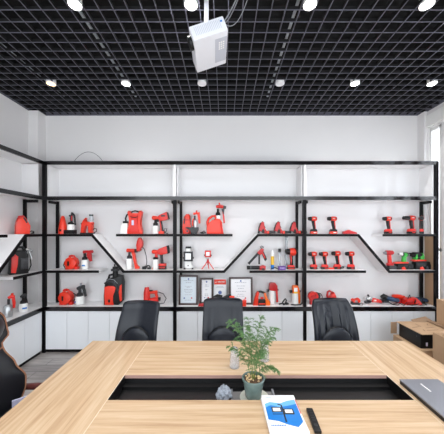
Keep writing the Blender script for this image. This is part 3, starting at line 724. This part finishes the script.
# --- cabinet 1 left lower
c = (50, 240, 6.03)
def blower(label, cx_, cy, r, base, z, cord):
    t = Tool('round_blower', label, 'power tool', cx_, base, z, c, 'round red blower units')
    pts = []
    for i in range(28):
        a = 2*PI*i/28; rr = r*(1+.07*math.cos(4*a)*.6)
        pts.append((cx_+rr*math.cos(a), min(base, cy-rr*math.sin(a)*1.08)))
    pts2 = []
    t.poly('body', 'orange_red', pts, 46, 0, 9)
    t.rod('handle', 'red', [(cx_-20, cy-r*.72), (cx_-12, cy-r*1.2), (cx_, cy-r*1.28), (cx_+13, cy-r*1.2), (cx_+22, cy-r*.7)], 6)
    t.rect('recess', 'white', cx_-13, cx_+13, cy-r*1.05, cy-r*.8, 40, 0, 2)
    t.rect('switch', 'black', cx_-12, cx_-3, cy-12, cy+14, 6, -23.5, 1)
    t.rect('outlet', 'red', cx_+r*.6, cx_+r*1.15, base-16, base, 30); t.rect('foot', 'red', cx_-r*.9, cx_-r*.4, base-9, base, 36)
    t.rod('cord', 'black', cord, 3)
    return t
blower('round red blower with loop cable behind, on the lower left shelf', 132, 142, 34, 180, ZB, [(100, 172, 14), (82, 178, 16), (72, 160, 16), (78, 138, 16), (96, 130, 12)])
blower('round red blower standing on the deck of the left corner cabinet', 98, 352, 37, 394, ZD, [(134, 330, 12), (148, 342, 14), (150, 358, 14), (136, 376, 14), (128, 384, 10)])
t = Tool('spray_gun', 'red spray gun on a white bottle with blue mark, lower left shelf', 'spray gun', 210, 178, ZB, c)
t.jar('bottle', 'white', 210, [(176, 18), (170, 20), (128, 20), (121, 15)]); t.rect('mark', 'blue', 203, 221, 149, 158, 3, -20, .5); t.jar('lid', 'black', 210, [(122, 15), (108, 15), (102, 8), (82, 8)])
t.rod('barrel', 'deep_red', [(202, 74), (230, 72), (258, 72)], [9, 7, 9]); t.poly('handle', 'deep_red', [(228, 76), (248, 76), (250, 100), (254, 130), (244, 132), (234, 108), (222, 96)], 16)
t = Tool('spray_gun', 'dark metal spray gun on a white bottle, on the deck beside the round blower', 'spray gun', 180, 392, ZD, c)
t.jar('bottle', 'white', 180, [(390, 22), (384, 24), (350, 24), (342, 18)]); t.rect('mark', 'blue_ink', 160, 168, 368, 378, 3, -24, .5); t.jar('lid', 'dark_grey', 180, [(343, 18), (328, 18), (320, 9), (300, 9)])
t.rod('barrel', 'dark_grey', [(166, 298), (186, 290), (208, 282)], [10, 12, 8]); t.rod('air_cap', 'grey', [(188, 288), (186, 264)], [7, 6]); t.rod('handle', 'dark_grey', [(200, 286), (208, 310), (216, 344)], [9, 8, 7]); t.rod('trigger', 'grey', [(192, 294, -4), (198, 322, -4)], 3)
# --- big black/red backpack unit
c = (100, 255, 7.9)
t = Tool('backpack_sprayer', 'large black and red backpack spray unit behind the left chair', 'sprayer', 118, 402, ZD, c)
t.poly('body', 'black', [(40, 402), (42, 330), (48, 232), (62, 198), (100, 190), (150, 172), (180, 172), (188, 230), (186, 372), (152, 402)], 56, 0, 12)
t.poly('front_panel', 'orange_red', [(54, 398), (50, 330), (50, 262), (80, 250), (120, 252), (140, 266), (130, 296), (116, 322), (114, 360), (122, 398)], 10, -30, 4)
t.poly('side_panel', 'orange_red', [(160, 300), (168, 250), (184, 236), (184, 364), (170, 372)], 8, -28, 3)
t.rect('socket', 'black', 80, 96, 355, 378, 5, -36, 2)
t.rod('rim', 'dark_grey', [(50, 232, -28), (80, 212, -31), (115, 218, -31), (142, 246, -30), (152, 290, -28)], 7); t.rod('rim', 'grey', [(62, 210, -27), (90, 198, -29), (124, 204, -29), (150, 232, -27)], 3)
t.rod('pipe', 'black', [(122, 200), (122, 150), (122, 105)], [22, 20, 22]); t.rod('hook', 'dark_grey', [(118, 108), (114, 86), (126, 82), (140, 96)], 5); t.rod('carry_handle', 'black', [(68, 200), (76, 172), (100, 166), (150, 172), (176, 180)], 9); t.rect('clamp', 'dark_grey', 96, 148, 120, 138, 50)
c = (110, 190, 3.415)
t = Tool('corded_sprayer', 'red corded spray tool lying on the deck behind the left chair', 'power tool', 146, 392, ZD, c)
t.rod('tank', 'red', [(126, 392), (126, 350), (126, 334)], [12, 11, 7]); t.rod('barrel', 'orange_red', [(132, 352), (162, 350)], [5, 6]); t.rod('lower_barrel', 'red', [(132, 380), (166, 374)], [8, 9]); t.rod('ring', 'black', [(134, 346), (146, 346)], 3); t.rod('end_cap', 'black', [(158, 374), (172, 374)], 6); t.rod('grip', 'orange_red', [(156, 352), (162, 374)], 5)
t.rod('cord', 'black', [(164, 350), (182, 356), (192, 372), (184, 388), (166, 392)], 1.3)

# --- cabinet 2 upper
c = (175, 200, 7.4)
t = Tool('blower_unit', 'upright red cylindrical blower unit with dark slots, by the post', 'power tool', 88, 244, ZA, c, D=3.875)
t.poly('body', 'orange_red', [(60, 244), (58, 200), (62, 160), (70, 118), (84, 98), (104, 98), (112, 112), (114, 160), (118, 200), (118, 244)], 46, 0, 9); t.rod('recess', 'dark_grey', [(76, 130, -20), (72, 170, -22)], 5); t.rect('outlet', 'red', 80, 110, 208, 244, 14, -25, 3); t.rod('outlet_hole', 'dark_grey', [(95, 224, -30), (95, 224, -33)], 7); t.rect('band', 'deep_red', 64, 112, 138, 146, 47, 0, 1)
t = Tool('spray_gun', 'red spray gun with silver cup set in a black tray', 'spray gun', 142, 244, ZA, c, D=3.765)
t.poly('tray', 'dark_grey', [(118, 244), (118, 214), (80, 202), (80, 194), (172, 194), (172, 214), (160, 244)], 42, 6, 3); t.jar('cup', 'silver', 150, [(196, 15), (160, 17), (142, 14), (138, 8)]); t.rod('neck', 'dark_grey', [(146, 140), (146, 110)], 7)
t.rod('barrel', 'orange_red', [(136, 96), (158, 92), (182, 92)], [9, 8, 10]); t.rod('knob', 'red', [(158, 92), (162, 70)], [7, 6]); t.poly('handle', 'orange_red', [(164, 90), (184, 90), (188, 130), (188, 166), (176, 168), (170, 130)], 16); t.rod('trigger', 'orange_red', [(140, 130), (130, 150), (132, 186)], 5)
t = Tool('coiled_cable', 'thin black cable coiled between the spray gun and the red canister', 'cable', 210, 244, ZA, c)
t.rod('cable', 'dark_grey', [(184, 238, 0), (200, 232, -8), (215, 222, 0), (225, 232, 8), (210, 240, 10), (195, 240, 4), (205, 236, -10), (228, 238, -6)], 3.2)
t = Tool('canister_sprayer', 'large red canister with a spray gun resting in its white cup, upper middle shelf', 'sprayer', 298, 246, ZA, c)
t.poly('body', 'orange_red', [(236, 246), (236, 178), (262, 168), (284, 150), (296, 134), (332, 136), (348, 160), (352, 200), (360, 246)], 58, 0, 8)
t.rod('handle', 'orange_red', [(242, 184), (240, 158), (250, 134), (274, 116), (296, 112), (308, 140)], [9, 9, 9, 8, 9, 10]); t.rect('inlet', 'black', 234, 248, 192, 218, 26); t.rod('rib', 'red', [(334, 160, -28), (344, 200, -30), (346, 240, -30)], 5)
t.jar('cup', 'white', 320, [(138, 17), (110, 18)]); t.jar('lid', 'black', 318, [(110, 18), (92, 16), (84, 9), (60, 8)])
t.rod('barrel', 'red', [(304, 46), (330, 42), (360, 48)], [10, 13, 12]); t.rod('end_cap', 'dark_grey', [(358, 48), (378, 52)], [13, 9]); t.rod('knob', 'orange_red', [(332, 34), (326, 16)], 5); t.poly('handle_grip', 'dark_grey', [(344, 62), (366, 62), (362, 110), (356, 118)], 16); t.poly('trigger_guard', 'red', [(348, 70), (356, 70), (366, 120), (370, 166), (358, 168), (354, 120)], 16)
c = (175, 240, 7.4)
t = Tool('work_light', 'white portable work light in a dark frame with black top handle', 'work light', 100, 221, ZB, c)
t.poly('stand', 'white', [(66, 215), (80, 180), (82, 66), (116, 66), (118, 180), (134, 215)], 26, 10, 3); t.poly('handle', 'black', [(76, 68), (80, 54), (116, 54), (120, 68)], 30, 8, 3)
t.rect('lamp_housing', 'dark_grey', 66, 133, 90, 162, 22, -8, 5); t.rect('lamp_panel', 'panel_light', 80, 120, 103, 148, 5, -19, 1); t.rod('pivot_knob', 'dark_grey', [(60, 138), (68, 138)], 6); t.rod('pivot_knob', 'dark_grey', [(132, 138), (140, 138)], 6)
t.rect('foot', 'dark_grey', 66, 78, 210, 221, 34); t.rect('foot', 'dark_grey', 124, 136, 210, 221, 34); t.rod('hinge_bolt', 'dark_grey', [(98, 194, -4), (98, 194, -8)], 4)
t = Tool('work_light', 'small red work light on a red tripod', 'work light', 243, 221, ZB, c)
t.rect('lamp_housing', 'red', 221, 266, 83, 132, 22, 0, 6); t.rect('lamp_panel', 'panel_light', 231, 256, 94, 121, 4, -12, 1); t.rod('pivot_knob', 'dark_grey', [(214, 118), (222, 118)], 5); t.rod('pivot_knob', 'dark_grey', [(264, 118), (272, 118)], 5)
t.rod('bracket', 'silver', [(218, 122), (226, 138), (243, 142), (260, 138), (268, 122)], 2.5); t.rod('column', 'deep_red', [(244, 148), (244, 190)], [8, 5])
for pp in (((240, 162), (222, 190, -6), (200, 219, -14)), ((247, 162), (264, 188, -6), (286, 219, -14)), ((244, 164), (246, 190, 8), (249, 219, 18))): t.rod('leg', 'red', pp, 3.4)
# --- certificates
def cert(label, px0, px1, py0, D, z, lines, seed, tone='certificate', ext=0):
    x0, x1 = wx(px0, D), wx(px1, D); h = CAMZ-(py0-231)*D/F-z; w_ = x1-x0
    t = thing('framed_certificate', label, 'certificate', ((x0+x1)/2, D, z+.0005), 0, 'framed certificates on the deck'); t.rotation_euler = (math.radians(-4), 0, 0)
    b = .024
    m = MB(); m.bar(-w_/2, -w_/2+b, 0, .02, 0, h).bar(w_/2-b, w_/2, 0, .02, 0, h).bar(-w_/2+b, w_/2-b, 0, .02, 0, b).bar(-w_/2+b, w_/2-b, 0, .02, h-b, h); m.build('frame', 'frame_wood', t, False)
    MB().bar(-w_/2+b, w_/2-b, .008, .016, b, h-b).build('backing', 'frame_wood', t, False)
    m = MB(); m.mi = 0; m.bar(-w_/2+b+.004, w_/2-b-.004, .006, .008, b+.004, h-b-.004)
    rr = random.Random(seed); m.mi = 1
    iw = w_/2-b-.03
    for f, wd in lines:
        zz = b+(h-2*b)*f; n = 5
        xx = -iw*wd
        while xx < iw*wd:
            l = rr.uniform(.012, .035); m.bar(xx, min(xx+l, iw*wd), .0054, .006, zz-.0035, zz+.0035); xx += l+.008
    # thin printed border
    bb = .012
    for a in (-1, 1): m.bar(a*(w_/2-b-bb)-.001, a*(w_/2-b-bb)+.001, .0054, .006, b+bb, h-b-bb)
    for zz in (b+bb, h-b-bb): m.bar(-(w_/2-b-bb), w_/2-b-bb, .0054, .006, zz-.001, zz+.001)
    m.mi = 2; m.bar(-iw*.8, -iw*.55, .0052, .006, b+(h-2*b)*.17, b+(h-2*b)*.22); m.lathe([(.013, 0), (.013, .001)], (0, .0062, h-b-.035), (PI/2, 0, 0), 12)
    m.mi = 3; m.lathe([(.012, 0), (.012, .001)], (iw*.55, .0062, b+(h-2*b)*.2), (PI/2, 0, 0), 12)
    m.build('certificate_sheet', [tone, 'ink', 'blue_ink', 'red_ink'], t, False)
cert('tall framed certificate with pale blue sheet, nearest the cabinet post', 178.6, 197.8, 275.5, 3.78, ZD, [(.86, .8), (.78, .45), (.64, .6), (.6, .3), (.52, .7), (.46, .7), (.4, .5), (.32, .6), (.12, .6)], 1)
cert('narrower framed certificate with pinkish sheet, behind the chair left of the orange sign', 199.8, 213.2, 278.3, 3.84, ZD, [(.76, .5), (.70, .6), (.55, .4), (.36, .6), (.3, .6), (.22, .5)], 2, 'paper')
cert('wide framed certificate, right of the orange sign', 229.0, 252.8, 277.5, 3.80, ZD, [(.84, .7), (.7, .5), (.6, .35), (.48, .6), (.36, .4), (.28, .5)], 3, 'paper')
D = 3.88
sg = thing('display_plaque', 'white upright plaque with an orange banner across its top', 'sign', (wx(220, D), D, ZD+.0005)); sg.rotation_euler = (math.radians(-4), 0, 0)
w2 = 6.4*D/F; h2 = CAMZ-(278.8-231)*D/F-ZD
MB().bar(-w2, w2, 0, .006, 0, h2).build('board', 'paper', sg, False)
m = MB(); m.mi = 0; m.bar(-w2*.93, w2*.93, -.0012, 0, h2-.092, h2-.014); m.mi = 1
for i, l in enumerate((.010, .012, .010, .008, .012, .010, .009)): m.bar(-.035+i*.016, -.035+i*.016+l, -.0018, -.0012, h2-.056, h2-.042)
for i in range(9): m.bar(-.035+i*.012, -.028+i*.012, -.0018, -.0012, h2-.066, h2-.062)
m.box((-.062, -.0015, h2-.056), (.020, .0006, .006), (0, -.6, 0)).box((-.068, -.0015, h2-.060), (.012, .0006, .006), (0, .8, 0)); m.build('banner', ['orange_red', 'white'], sg, False)
m = MB(); m.mi = 0
for zz, wd in ((h2-.125, .05), (h2-.14, .06), (h2-.20, .028)): m.bar(-wd, wd, -.0012, 0, zz, zz+.004)
m.mi = 1; m.lathe([(.026, 0), (.028, .001), (.024, .001)], (.0, .0002, h2-.215), (PI/2, 0, 0), 20); m.build('print', ['ink', 'blue_ink'], sg, False)
c = (175, 270, 5.55)
t = Tool('cordless_tool', 'dark cordless tool with red tip lying behind the middle chair, in front of the certificates', 'power tool', 265, 192, ZD, c, D=3.735)
t.rod('body', 'black', [(212, 150), (236, 138), (262, 142)], [10, 12, 10]); t.rod('barrel', 'dark_grey', [(262, 152), (290, 136), (310, 128)], [7, 6, 7]); t.rect('mount', 'black', 215, 262, 140, 192, 30); t.rod('tip', 'orange_red', [(302, 146), (330, 146)], [12, 9]); t.rod('tip_neck', 'black', [(285, 146), (304, 146)], 8); t.rect('stand', 'dark_grey', 300, 322, 150, 192, 24)
t = Tool('cordless_tool', 'small red tool edge peeking out right of the middle chair', 'power tool', 385, 196, ZD, c, D=3.735)
t.poly('body', 'orange_red', [(372, 196), (374, 166), (384, 160), (396, 164), (394, 196)], 24)
t = Tool('cordless_tool', 'small dark red tool lying in front of the two left certificates', 'power tool', 142, 210, ZD, c, D=3.735)
t.poly('body', 'deep_red', [(128, 210), (134, 198), (158, 196), (164, 210)], 24)

# --- cabinet 2 lower right shelf
c = (245, 240, 7.4)
t = Tool('caulking_gun', 'red and black cordless caulking gun propped diagonally above another', 'caulking gun', 90, 222, ZB, c, 'cordless caulking guns')
t.rod('barrel', 'dark_grey', [(30, 178), (98, 104)], 9); t.rod('barrel_end', 'black', [(26, 183), (34, 174)], 10); t.poly('body', 'deep_red', [(88, 100), (104, 82), (128, 66), (140, 78), (134, 98), (112, 118)], 26); t.poly('handle', 'black', [(118, 100), (136, 88), (150, 118), (162, 148), (148, 164), (138, 140)], 22); t.poly('handle_inlay', 'red', [(122, 98), (130, 92), (150, 136), (144, 146)], 26)
t.rod('rod_hook', 'black', [(128, 72), (112, 56), (122, 50), (138, 62)], 4); t.rect('prop', 'black', 100, 112, 110, 186, 10, 8, 2)
t = Tool('caulking_gun', 'red and black cordless caulking gun lying flat on the lower middle shelf', 'caulking gun', 80, 222, ZB, c, 'cordless caulking guns', D=3.77)
t.rod('barrel', 'black', [(14, 207), (108, 207)], 14); t.rod('ring', 'grey', [(40, 207), (44, 207)], 15); t.poly('body', 'deep_red', [(106, 222), (108, 196), (132, 188), (152, 194), (150, 222)], 30); t.rod('end_cap', 'dark_grey', [(124, 214, -14), (140, 220, -14)], 8)
t = Tool('sealant_bottle', 'slim bottle with yellow and blue label', 'bottle', 203, 221, ZB, c); 
t.jar('bottle', 'blue', 203, [(221, 11), (190, 12), (186, 12)]); t.jar('label_band', 'yellow', 203, [(188, 12.4), (125, 12.4)]); t.jar('bottle_top', 'white', 203, [(125, 12), (100, 11), (84, 4), (80, 4)])
t = Tool('clear_tube', 'clear tube with a black cap standing behind the purple box', 'tube', 256, 221, ZB, c, D=3.86); t.jar('tube', 'clear_tube', 256, [(221, 9), (96, 9)]); t.jar('cap', 'black', 256, [(98, 11), (72, 11)])
t = Tool('clear_tube', 'tallest clear tube, standing behind the impact wrench', 'tube', 306, 221, ZB, c, D=3.90); t.jar('tube', 'clear_tube', 306, [(221, 10), (-10, 10)]); t.jar('cap', 'grey', 306, [(-9, 11), (-22, 11)])
t = Tool('small_carton', 'small purple carton in front of the black-capped tube', 'box', 272, 219, ZB, c, D=3.76); t.rect('carton', 'purple', 246, 298, 192, 219, 30, 0, 1); t.rect('print', 'lavender', 254, 290, 202, 206, 31, 0, .3)
t = Tool('cable_loop', 'short black cable lying beside the slim bottle', 'cable', 222, 219, ZB, c, D=3.74); t.rod('cable', 'black', [(190, 214), (206, 206, -4), (222, 200, -2), (236, 208), (244, 214)], 3.5)
t = Tool('impact_wrench', 'big red impact wrench with black nose and battery foot', 'impact wrench', 338, 221, ZB, c)
t.barrel('nose', 'black', 298, 336, 92, [(0, 16), (.2, 20), (.7, 22), (1, 26)]); t.barrel('housing', 'orange_red', 330, 372, 94, [(0, 27), (.5, 30), (.9, 27), (1, 24)]); t.barrel('end_cap', 'black', 368, 388, 86, [(0, 22), (.7, 20), (1, 8)]); t.poly('grip', 'black', [(330, 118), (356, 118), (354, 160), (356, 196), (330, 196), (338, 160)], 20); t.poly('grip_inlay', 'red', [(330, 118), (342, 118), (346, 160), (340, 190), (334, 190), (338, 160)], 23)
t.poly('battery_mount', 'red', [(312, 208), (318, 190), (360, 190), (366, 208)], 34); t.rect('battery', 'black', 312, 366, 204, 221, 38); t.rect('battery_band', 'orange_red', 316, 362, 211, 216, 40, 0, .5)

# --- cabinet 2 deck right
c = (250, 280, 7.4)
t = Tool('belt_sander', 'orange-red belt sander with arched black handle', 'power tool', 85, 194, ZD, c, D=3.78)
t.poly('frame', 'orange_red', [(22, 194), (32, 150), (44, 108), (56, 90), (68, 100), (60, 132), (56, 165), (60, 194)], 34); t.rod('handle', 'black', [(56, 98), (78, 94), (112, 106)], 8); t.poly('front_arm', 'orange', [(100, 100), (118, 106), (126, 150), (148, 166), (148, 194), (112, 194), (110, 150)], 30); t.rect('motor', 'black', 58, 112, 154, 194, 44); t.rod('knob', 'red', [(76, 140, -6), (98, 140, -6)], 8); t.rect('belt', 'orange_red', 62, 108, 174, 184, 46, 0, 1)
t = Tool('hot_air_tool', 'red boxy spray tool on a white cup with red handle', 'sprayer', 168, 194, ZD, c, D=3.88)
t.poly('housing', 'deep_red', [(140, 92), (142, 52), (152, 42), (184, 42), (200, 62), (202, 88), (192, 102), (152, 98)], 40, 0, 5); t.jar('cup', 'white', 160, [(194, 26), (120, 24), (98, 20)]); t.rod('nozzle', 'dark_grey', [(126, 102), (142, 98)], [12, 9]); t.poly('handle', 'red', [(188, 84), (204, 84), (204, 140), (208, 184), (194, 186), (194, 140)], 20); t.rod('knob', 'black', [(202, 94), (210, 96)], 5); t.rect('window', 'dark_grey', 142, 148, 60, 88, 34, 0, 1)
t = Tool('coiled_cable', 'black power cord heaped on the deck between the red and orange tools', 'cable', 255, 196, ZD, c, D=3.78)
t.rod('cable', 'black', [(214, 190), (235, 180, -8), (252, 160, 0), (262, 150, 6), (272, 165, 10), (262, 185, 4), (245, 190, -12), (268, 176, -10), (284, 186), (270, 192, 12), (240, 186, 8)], 5)
t = Tool('hot_air_tool', 'bright orange spray tool with pale screen on a white cup', 'sprayer', 336, 194, ZD, c)
t.poly('housing', 'orange', [(312, 110), (312, 62), (320, 54), (350, 54), (360, 72), (364, 108), (350, 112)], 38, 0, 5); t.rect('screen', 'panel_light', 320, 345, 68, 96, 4, -20, 1); t.rect('lower_band', 'yellow', 318, 350, 98, 110, 40, 0, 2); t.jar('cup', 'white', 334, [(194, 24), (120, 22), (108, 18)]); t.rod('nozzle', 'dark_grey', [(294, 100), (314, 98)], [13, 9]); t.poly('handle', 'orange', [(352, 84), (366, 84), (370, 140), (370, 186), (354, 186), (356, 140)], 20); t.rod('knob', 'black', [(364, 96), (374, 98)], 6)
t = Tool('coiled_cable', 'black power cord lying against the post right of the orange tool', 'cable', 395, 196, ZD, c, D=3.78)
t.rod('cable', 'dark_grey', [(300, 188, -14), (330, 190, -18), (372, 190, -10), (392, 170), (404, 150, 6), (410, 176, 8), (396, 190), (384, 180, -10), (398, 186, -14)], 4.5)

# --- cabinet 3 lower right shelf
c = (375, 245, 7.4)
t = Tool('impact_driver', 'plain red impact driver left of the green drills', 'drill', 112, 180, ZB, c)
t.barrel('nose', 'grey', 64, 84, 60, [(0, 8), (.5, 12), (1, 15)]); t.barrel('housing', 'deep_red', 80, 134, 58, [(0, 16), (.5, 18), (.9, 16), (1, 12)]); t.poly('grip', 'red', [(92, 72), (116, 72), (120, 130), (124, 148), (96, 150), (102, 120)], 20); t.rect('battery_mount', 'deep_red', 92, 130, 136, 152, 30); t.poly('battery', 'dark_grey', [(94, 180), (96, 150), (136, 150), (160, 162), (166, 180)], 34)
def planer(label, c, px, x0, x1, ytop, z):
    t = Tool('cordless_planer', label, 'power tool', px, 180, ZB, c, 'black and red planers under the green drills')
    t.poly('body', 'black', [(x0+14, 180), (x0+18, ytop+14), (x1-8, ytop+12), (x1, 150), (x1-2, 180)], 44); t.poly('top_plate', 'orange_red', [(x0, ytop+10), (x0+12, ytop), (x1-34, ytop-2), (x1-30, ytop+9)], 40, 0, 2); t.poly('shoe', 'orange_red', [(x0+46, 180), (x0+48, 164), (x0+66, 158), (x0+80, 180)], 47, 0, 2); t.rod('knob', 'dark_grey', [(x1-30, 166, -22), (x1-30, 166, -27)], 9); return t
planer('black and red planer with orange plate, carrying the small green drill', c, 200, 136, 268, 127, 0); planer('black and red planer with orange plate, carrying the big green and black drill', c, 335, 270, 398, 110, 0)
t = Tool('green_drill', 'small green and black cordless drill lying on the left planer', 'drill', 212, 126, ZB+.1120, c)
t.barrel('chuck', 'white', 180, 204, 70, [(0, 6), (.4, 12), (1, 14)]); t.rod('tip', 'black', [(170, 68), (184, 69)], 4); t.barrel('housing', 'dark_grey', 200, 244, 72, [(0, 15), (.5, 18), (.9, 15), (1, 9)]); t.poly('band', 'green', [(206, 84), (208, 60), (222, 58), (232, 70), (226, 88)], 38); t.poly('grip', 'green', [(202, 84), (226, 84), (226, 126), (200, 126)], 22)
t = Tool('green_drill', 'large black and green cordless drill lying on the right planer', 'drill', 310, 107, ZB+.1470, c)
t.rod('tip', 'black', [(252, 60), (270, 66)], [4, 9]); t.barrel('housing', 'black', 266, 345, 72, [(0, 14), (.2, 20), (.7, 20), (1, 13)]); t.poly('grip', 'green', [(336, 58), (350, 60), (352, 86), (358, 107), (332, 107), (330, 84)], 26); t.poly('front_grip', 'green', [(290, 68), (302, 66), (304, 90), (300, 107), (288, 107)], 42); t.rod('bar', 'black', [(300, 96), (338, 98)], 8)

# --- cabinet 3 deck
c = (360, 285, 6.34)
t = Tool('angle_grinder', 'red angle grinder with silver head lying on the deck', 'angle grinder', 85, 126, ZD, c, 'corded tools lying on the right deck')
t.rod('head', 'silver', [(40, 92), (56, 88), (68, 96)], [10, 18, 15]); t.rod('body', 'red', [(66, 98), (92, 100), (128, 108)], [15, 14, 11]); t.rod('end_cap', 'deep_red', [(124, 108), (136, 112)], [12, 8]); t.rod('disc', 'dark_grey', [(48, 106), (50, 112)], 22); t.rect('stripe', 'white', 78, 96, 94, 103, 28, 0, 1); t.rod('side_handle', 'dark_grey', [(56, 78), (50, 66)], 6)
t = Tool('angle_grinder', 'navy blue angle grinder with black head', 'angle grinder', 190, 126, ZD, c, 'corded tools lying on the right deck', D=3.83)
t.rod('head', 'black', [(138, 86), (152, 76), (166, 84)], [13, 17, 15]); t.rod('body', 'navy', [(164, 86), (200, 94), (242, 104)], [16, 14, 13]); t.rect('guard', 'dark_grey', 136, 170, 98, 112, 44); t.rod('switch', 'black', [(180, 80), (200, 84)], 4); t.rod('cord', 'black', [(240, 106), (225, 116, -14), (190, 120, -24), (172, 110, -20)], 3)
t = Tool('power_tool', 'slim red power tool pointing right behind the navy grinder', 'power tool', 250, 126, ZD, c, 'corded tools lying on the right deck', D=3.90)
t.rod('body', 'orange_red', [(206, 84), (240, 86), (278, 96)], [10, 14, 15]); t.rect('foot', 'deep_red', 226, 276, 96, 126, 26)
t = Tool('power_tool', 'bulky red corded power tool, biggest on the right deck', 'power tool', 328, 126, ZD, c, 'corded tools lying on the right deck', D=3.80)
t.poly('body', 'red', [(276, 122), (280, 92), (296, 82), (346, 80), (366, 96), (382, 116), (378, 134), (362, 132), (345, 118), (320, 116), (312, 124)], 40, 0, 6); t.rod('motor', 'deep_red', [(284, 104, -12), (318, 100, -14)], 14); t.rod('vents', 'black', [(330, 98, -14), (334, 99, -14)], 15); t.rod('nose', 'orange_red', [(362, 112), (382, 126)], 10)
t = Tool('power_tool', 'dark blue-grey power tool at the right end of the deck', 'power tool', 395, 122, ZD, c, 'corded tools lying on the right deck', D=3.87)
t.rod('body', 'navy', [(356, 98), (390, 98), (420, 104)], [14, 15, 12]); t.rod('nose', 'dark_grey', [(418, 104), (440, 108)], [11, 8]); t.rect('foot', 'black', 372, 404, 104, 122, 28)
t = Tool('coiled_cable', 'tangled black power cords along the front of the right deck', 'cable', 320, 126, ZD, c, D=3.74)
t.rod('cable', 'black', [(210, 118), (240, 121, -2), (256, 112, 4), (275, 122, -4), (300, 108, 6), (306, 92, 10), (326, 60, 14), (336, 90, 16), (352, 118, 6), (330, 122, -4), (300, 120, 2), (350, 119, -4), (388, 112, 10), (402, 66, 20), (414, 100, 20), (428, 122, 8), (380, 122, 0)], 2.6)
c = (304, 285, 7.4)
t = Tool('round_blower', 'round red tool with a dark disc, behind the left side of the creased chair', 'power tool', 75, 144, ZD, c)
t.rod('body', 'red', [(66, 85, 12), (66, 85, -14)], 36, n=20); t.rod('hub', 'deep_red', [(66, 85, -12), (66, 85, -24)], 16, n=16); t.rod('disc', 'dark_grey', [(94, 82, 16), (98, 82, -12)], [26, 22], n=18); t.rect('foot', 'deep_red', 44, 96, 110, 144, 34); t.rod('cord', 'black', [(100, 60), (122, 64), (134, 84), (136, 110), (126, 140)], 3)
t = Tool('red_jug', 'red looped-handle tool rising behind the creased chair', 'power tool', 205, 144, ZD, c)
t.rod('handle', 'deep_red', [(180, 110), (172, 78), (176, 52), (190, 44), (202, 54), (208, 76)], [8, 8, 7, 7, 7, 9]); t.poly('body', 'red', [(180, 144), (182, 92), (200, 66), (218, 52), (228, 70), (236, 100), (240, 144)], 44, 0, 8)
t = Tool('sander', 'small grey and red palm tool beside the creased chair', 'power tool', 382, 146, ZD, c)
t.poly('base', 'dark_grey', [(350, 146), (352, 128), (400, 128), (410, 146)], 34); t.poly('housing', 'orange_red', [(348, 116), (360, 102), (372, 106), (384, 112), (400, 98), (410, 110), (410, 130), (364, 132)], 32); t.poly('grille', 'grey', [(364, 126), (372, 110), (388, 112), (390, 130)], 36)
t.rod('cord', 'dark_grey', [(366, 142, -10), (390, 138, -18), (420, 134, -10), (436, 142, -4), (420, 144, -24), (388, 144, -26)], 3)

# --- left wall cabinet
LX = -2.80
c = (0, 180, 6.2)
t = Tool('canister', 'red jug-shaped blower on the upper shelf of the left-wall cabinet', 'power tool', 138, 328, ZA, c, left=LX)
t.poly('body', 'orange_red', [(98, 328), (98, 275), (106, 242), (128, 222), (146, 220), (156, 232), (166, 252), (182, 276), (178, 328)], 60, 0, 9); t.rod('handle', 'deep_red', [(112, 246), (122, 220), (142, 216), (160, 240)], 7); t.rod('recess', 'dark_grey', [(140, 226, -26), (160, 258, -28)], 5)
t.rod('cable', 'black', [(178, 316), (194, 308, 8), (208, 312, 14), (206, 322, 4), (190, 324, -6), (204, 318, 8)], 3.5)
c = (0, 230, 3.7)
t = Tool('spray_unit', 'black and red spray unit with a silver spray gun, left-wall cabinet', 'sprayer', 70, 158, ZB, c, left=LX)
t.poly('body', 'black', [(36, 158), (38, 100), (56, 72), (88, 72), (100, 88), (100, 158)], 44, 0, 6); t.poly('front_panel', 'red', [(40, 150), (42, 96), (54, 84), (64, 94), (62, 120), (56, 152)], 5, -23, 2); t.rod('handle', 'black', [(54, 80), (64, 60), (82, 60), (92, 80)], 5); t.rect('frame', 'dark_grey', 72, 98, 100, 140, 6, -22, 2)
t.rod('gun_barrel', 'silver', [(94, 70), (108, 72), (118, 78)], [5, 6, 4]); t.rod('gun_handle', 'silver', [(104, 74), (110, 92), (114, 108)], [4, 4, 4]); t.rod('hose', 'black', [(110, 106), (112, 130), (104, 150), (98, 154)], 2)
t = Tool('spray_gun', 'red spray gun with a silver cup, on the deck of the left-wall cabinet', 'spray gun', 34, 312, ZD, c, left=LX)
t.jar('cup', 'silver', 30, [(310, 13), (300, 14), (272, 13), (266, 8)]); t.rod('barrel', 'red', [(30, 242), (42, 238), (52, 240)], [5, 7, 5]); t.poly('handle', 'red', [(40, 236), (52, 236), (56, 262), (54, 282), (46, 282), (44, 258)], 9); t.rod('neck', 'dark_grey', [(32, 266), (32, 246)], 4); t.rod('knob', 'orange_red', [(44, 238), (44, 226)], 4)
t = Tool('spray_gun', 'black spray gun on a white bottle with blue print, left-wall cabinet deck', 'spray gun', 87, 290, ZD, c, left=LX)
t.jar('bottle', 'white', 87, [(290, 13), (286, 14), (264, 14), (260, 10)]); t.rect('mark', 'blue', 80, 96, 274, 279, 3, -14, .5); t.jar('lid', 'black', 87, [(260, 11), (252, 10), (248, 5), (238, 5)]); t.rod('barrel', 'dark_grey', [(76, 236), (88, 232), (98, 230)], [4, 7, 5]); t.rod('handle', 'black', [(92, 234), (96, 250), (98, 264)], 4)

# thin cable lying over the top of the left corner cabinet
m = MB(); pts = []
for i in range(17):
    u = i/16; px = 72+u*33; py = 165.9-14*math.sin(PI*u)**.7
    pts.append((wx(px, 3.95), 3.95, CAMZ+(231-py)*3.95/F))
for p_ in range(len(pts)): pass
m.tube(pts, .003, 6)
tag(m.build('loose_cable', 'dark_grey'), 'thin dark cable arching above the top of the left back cabinet', 'cable')
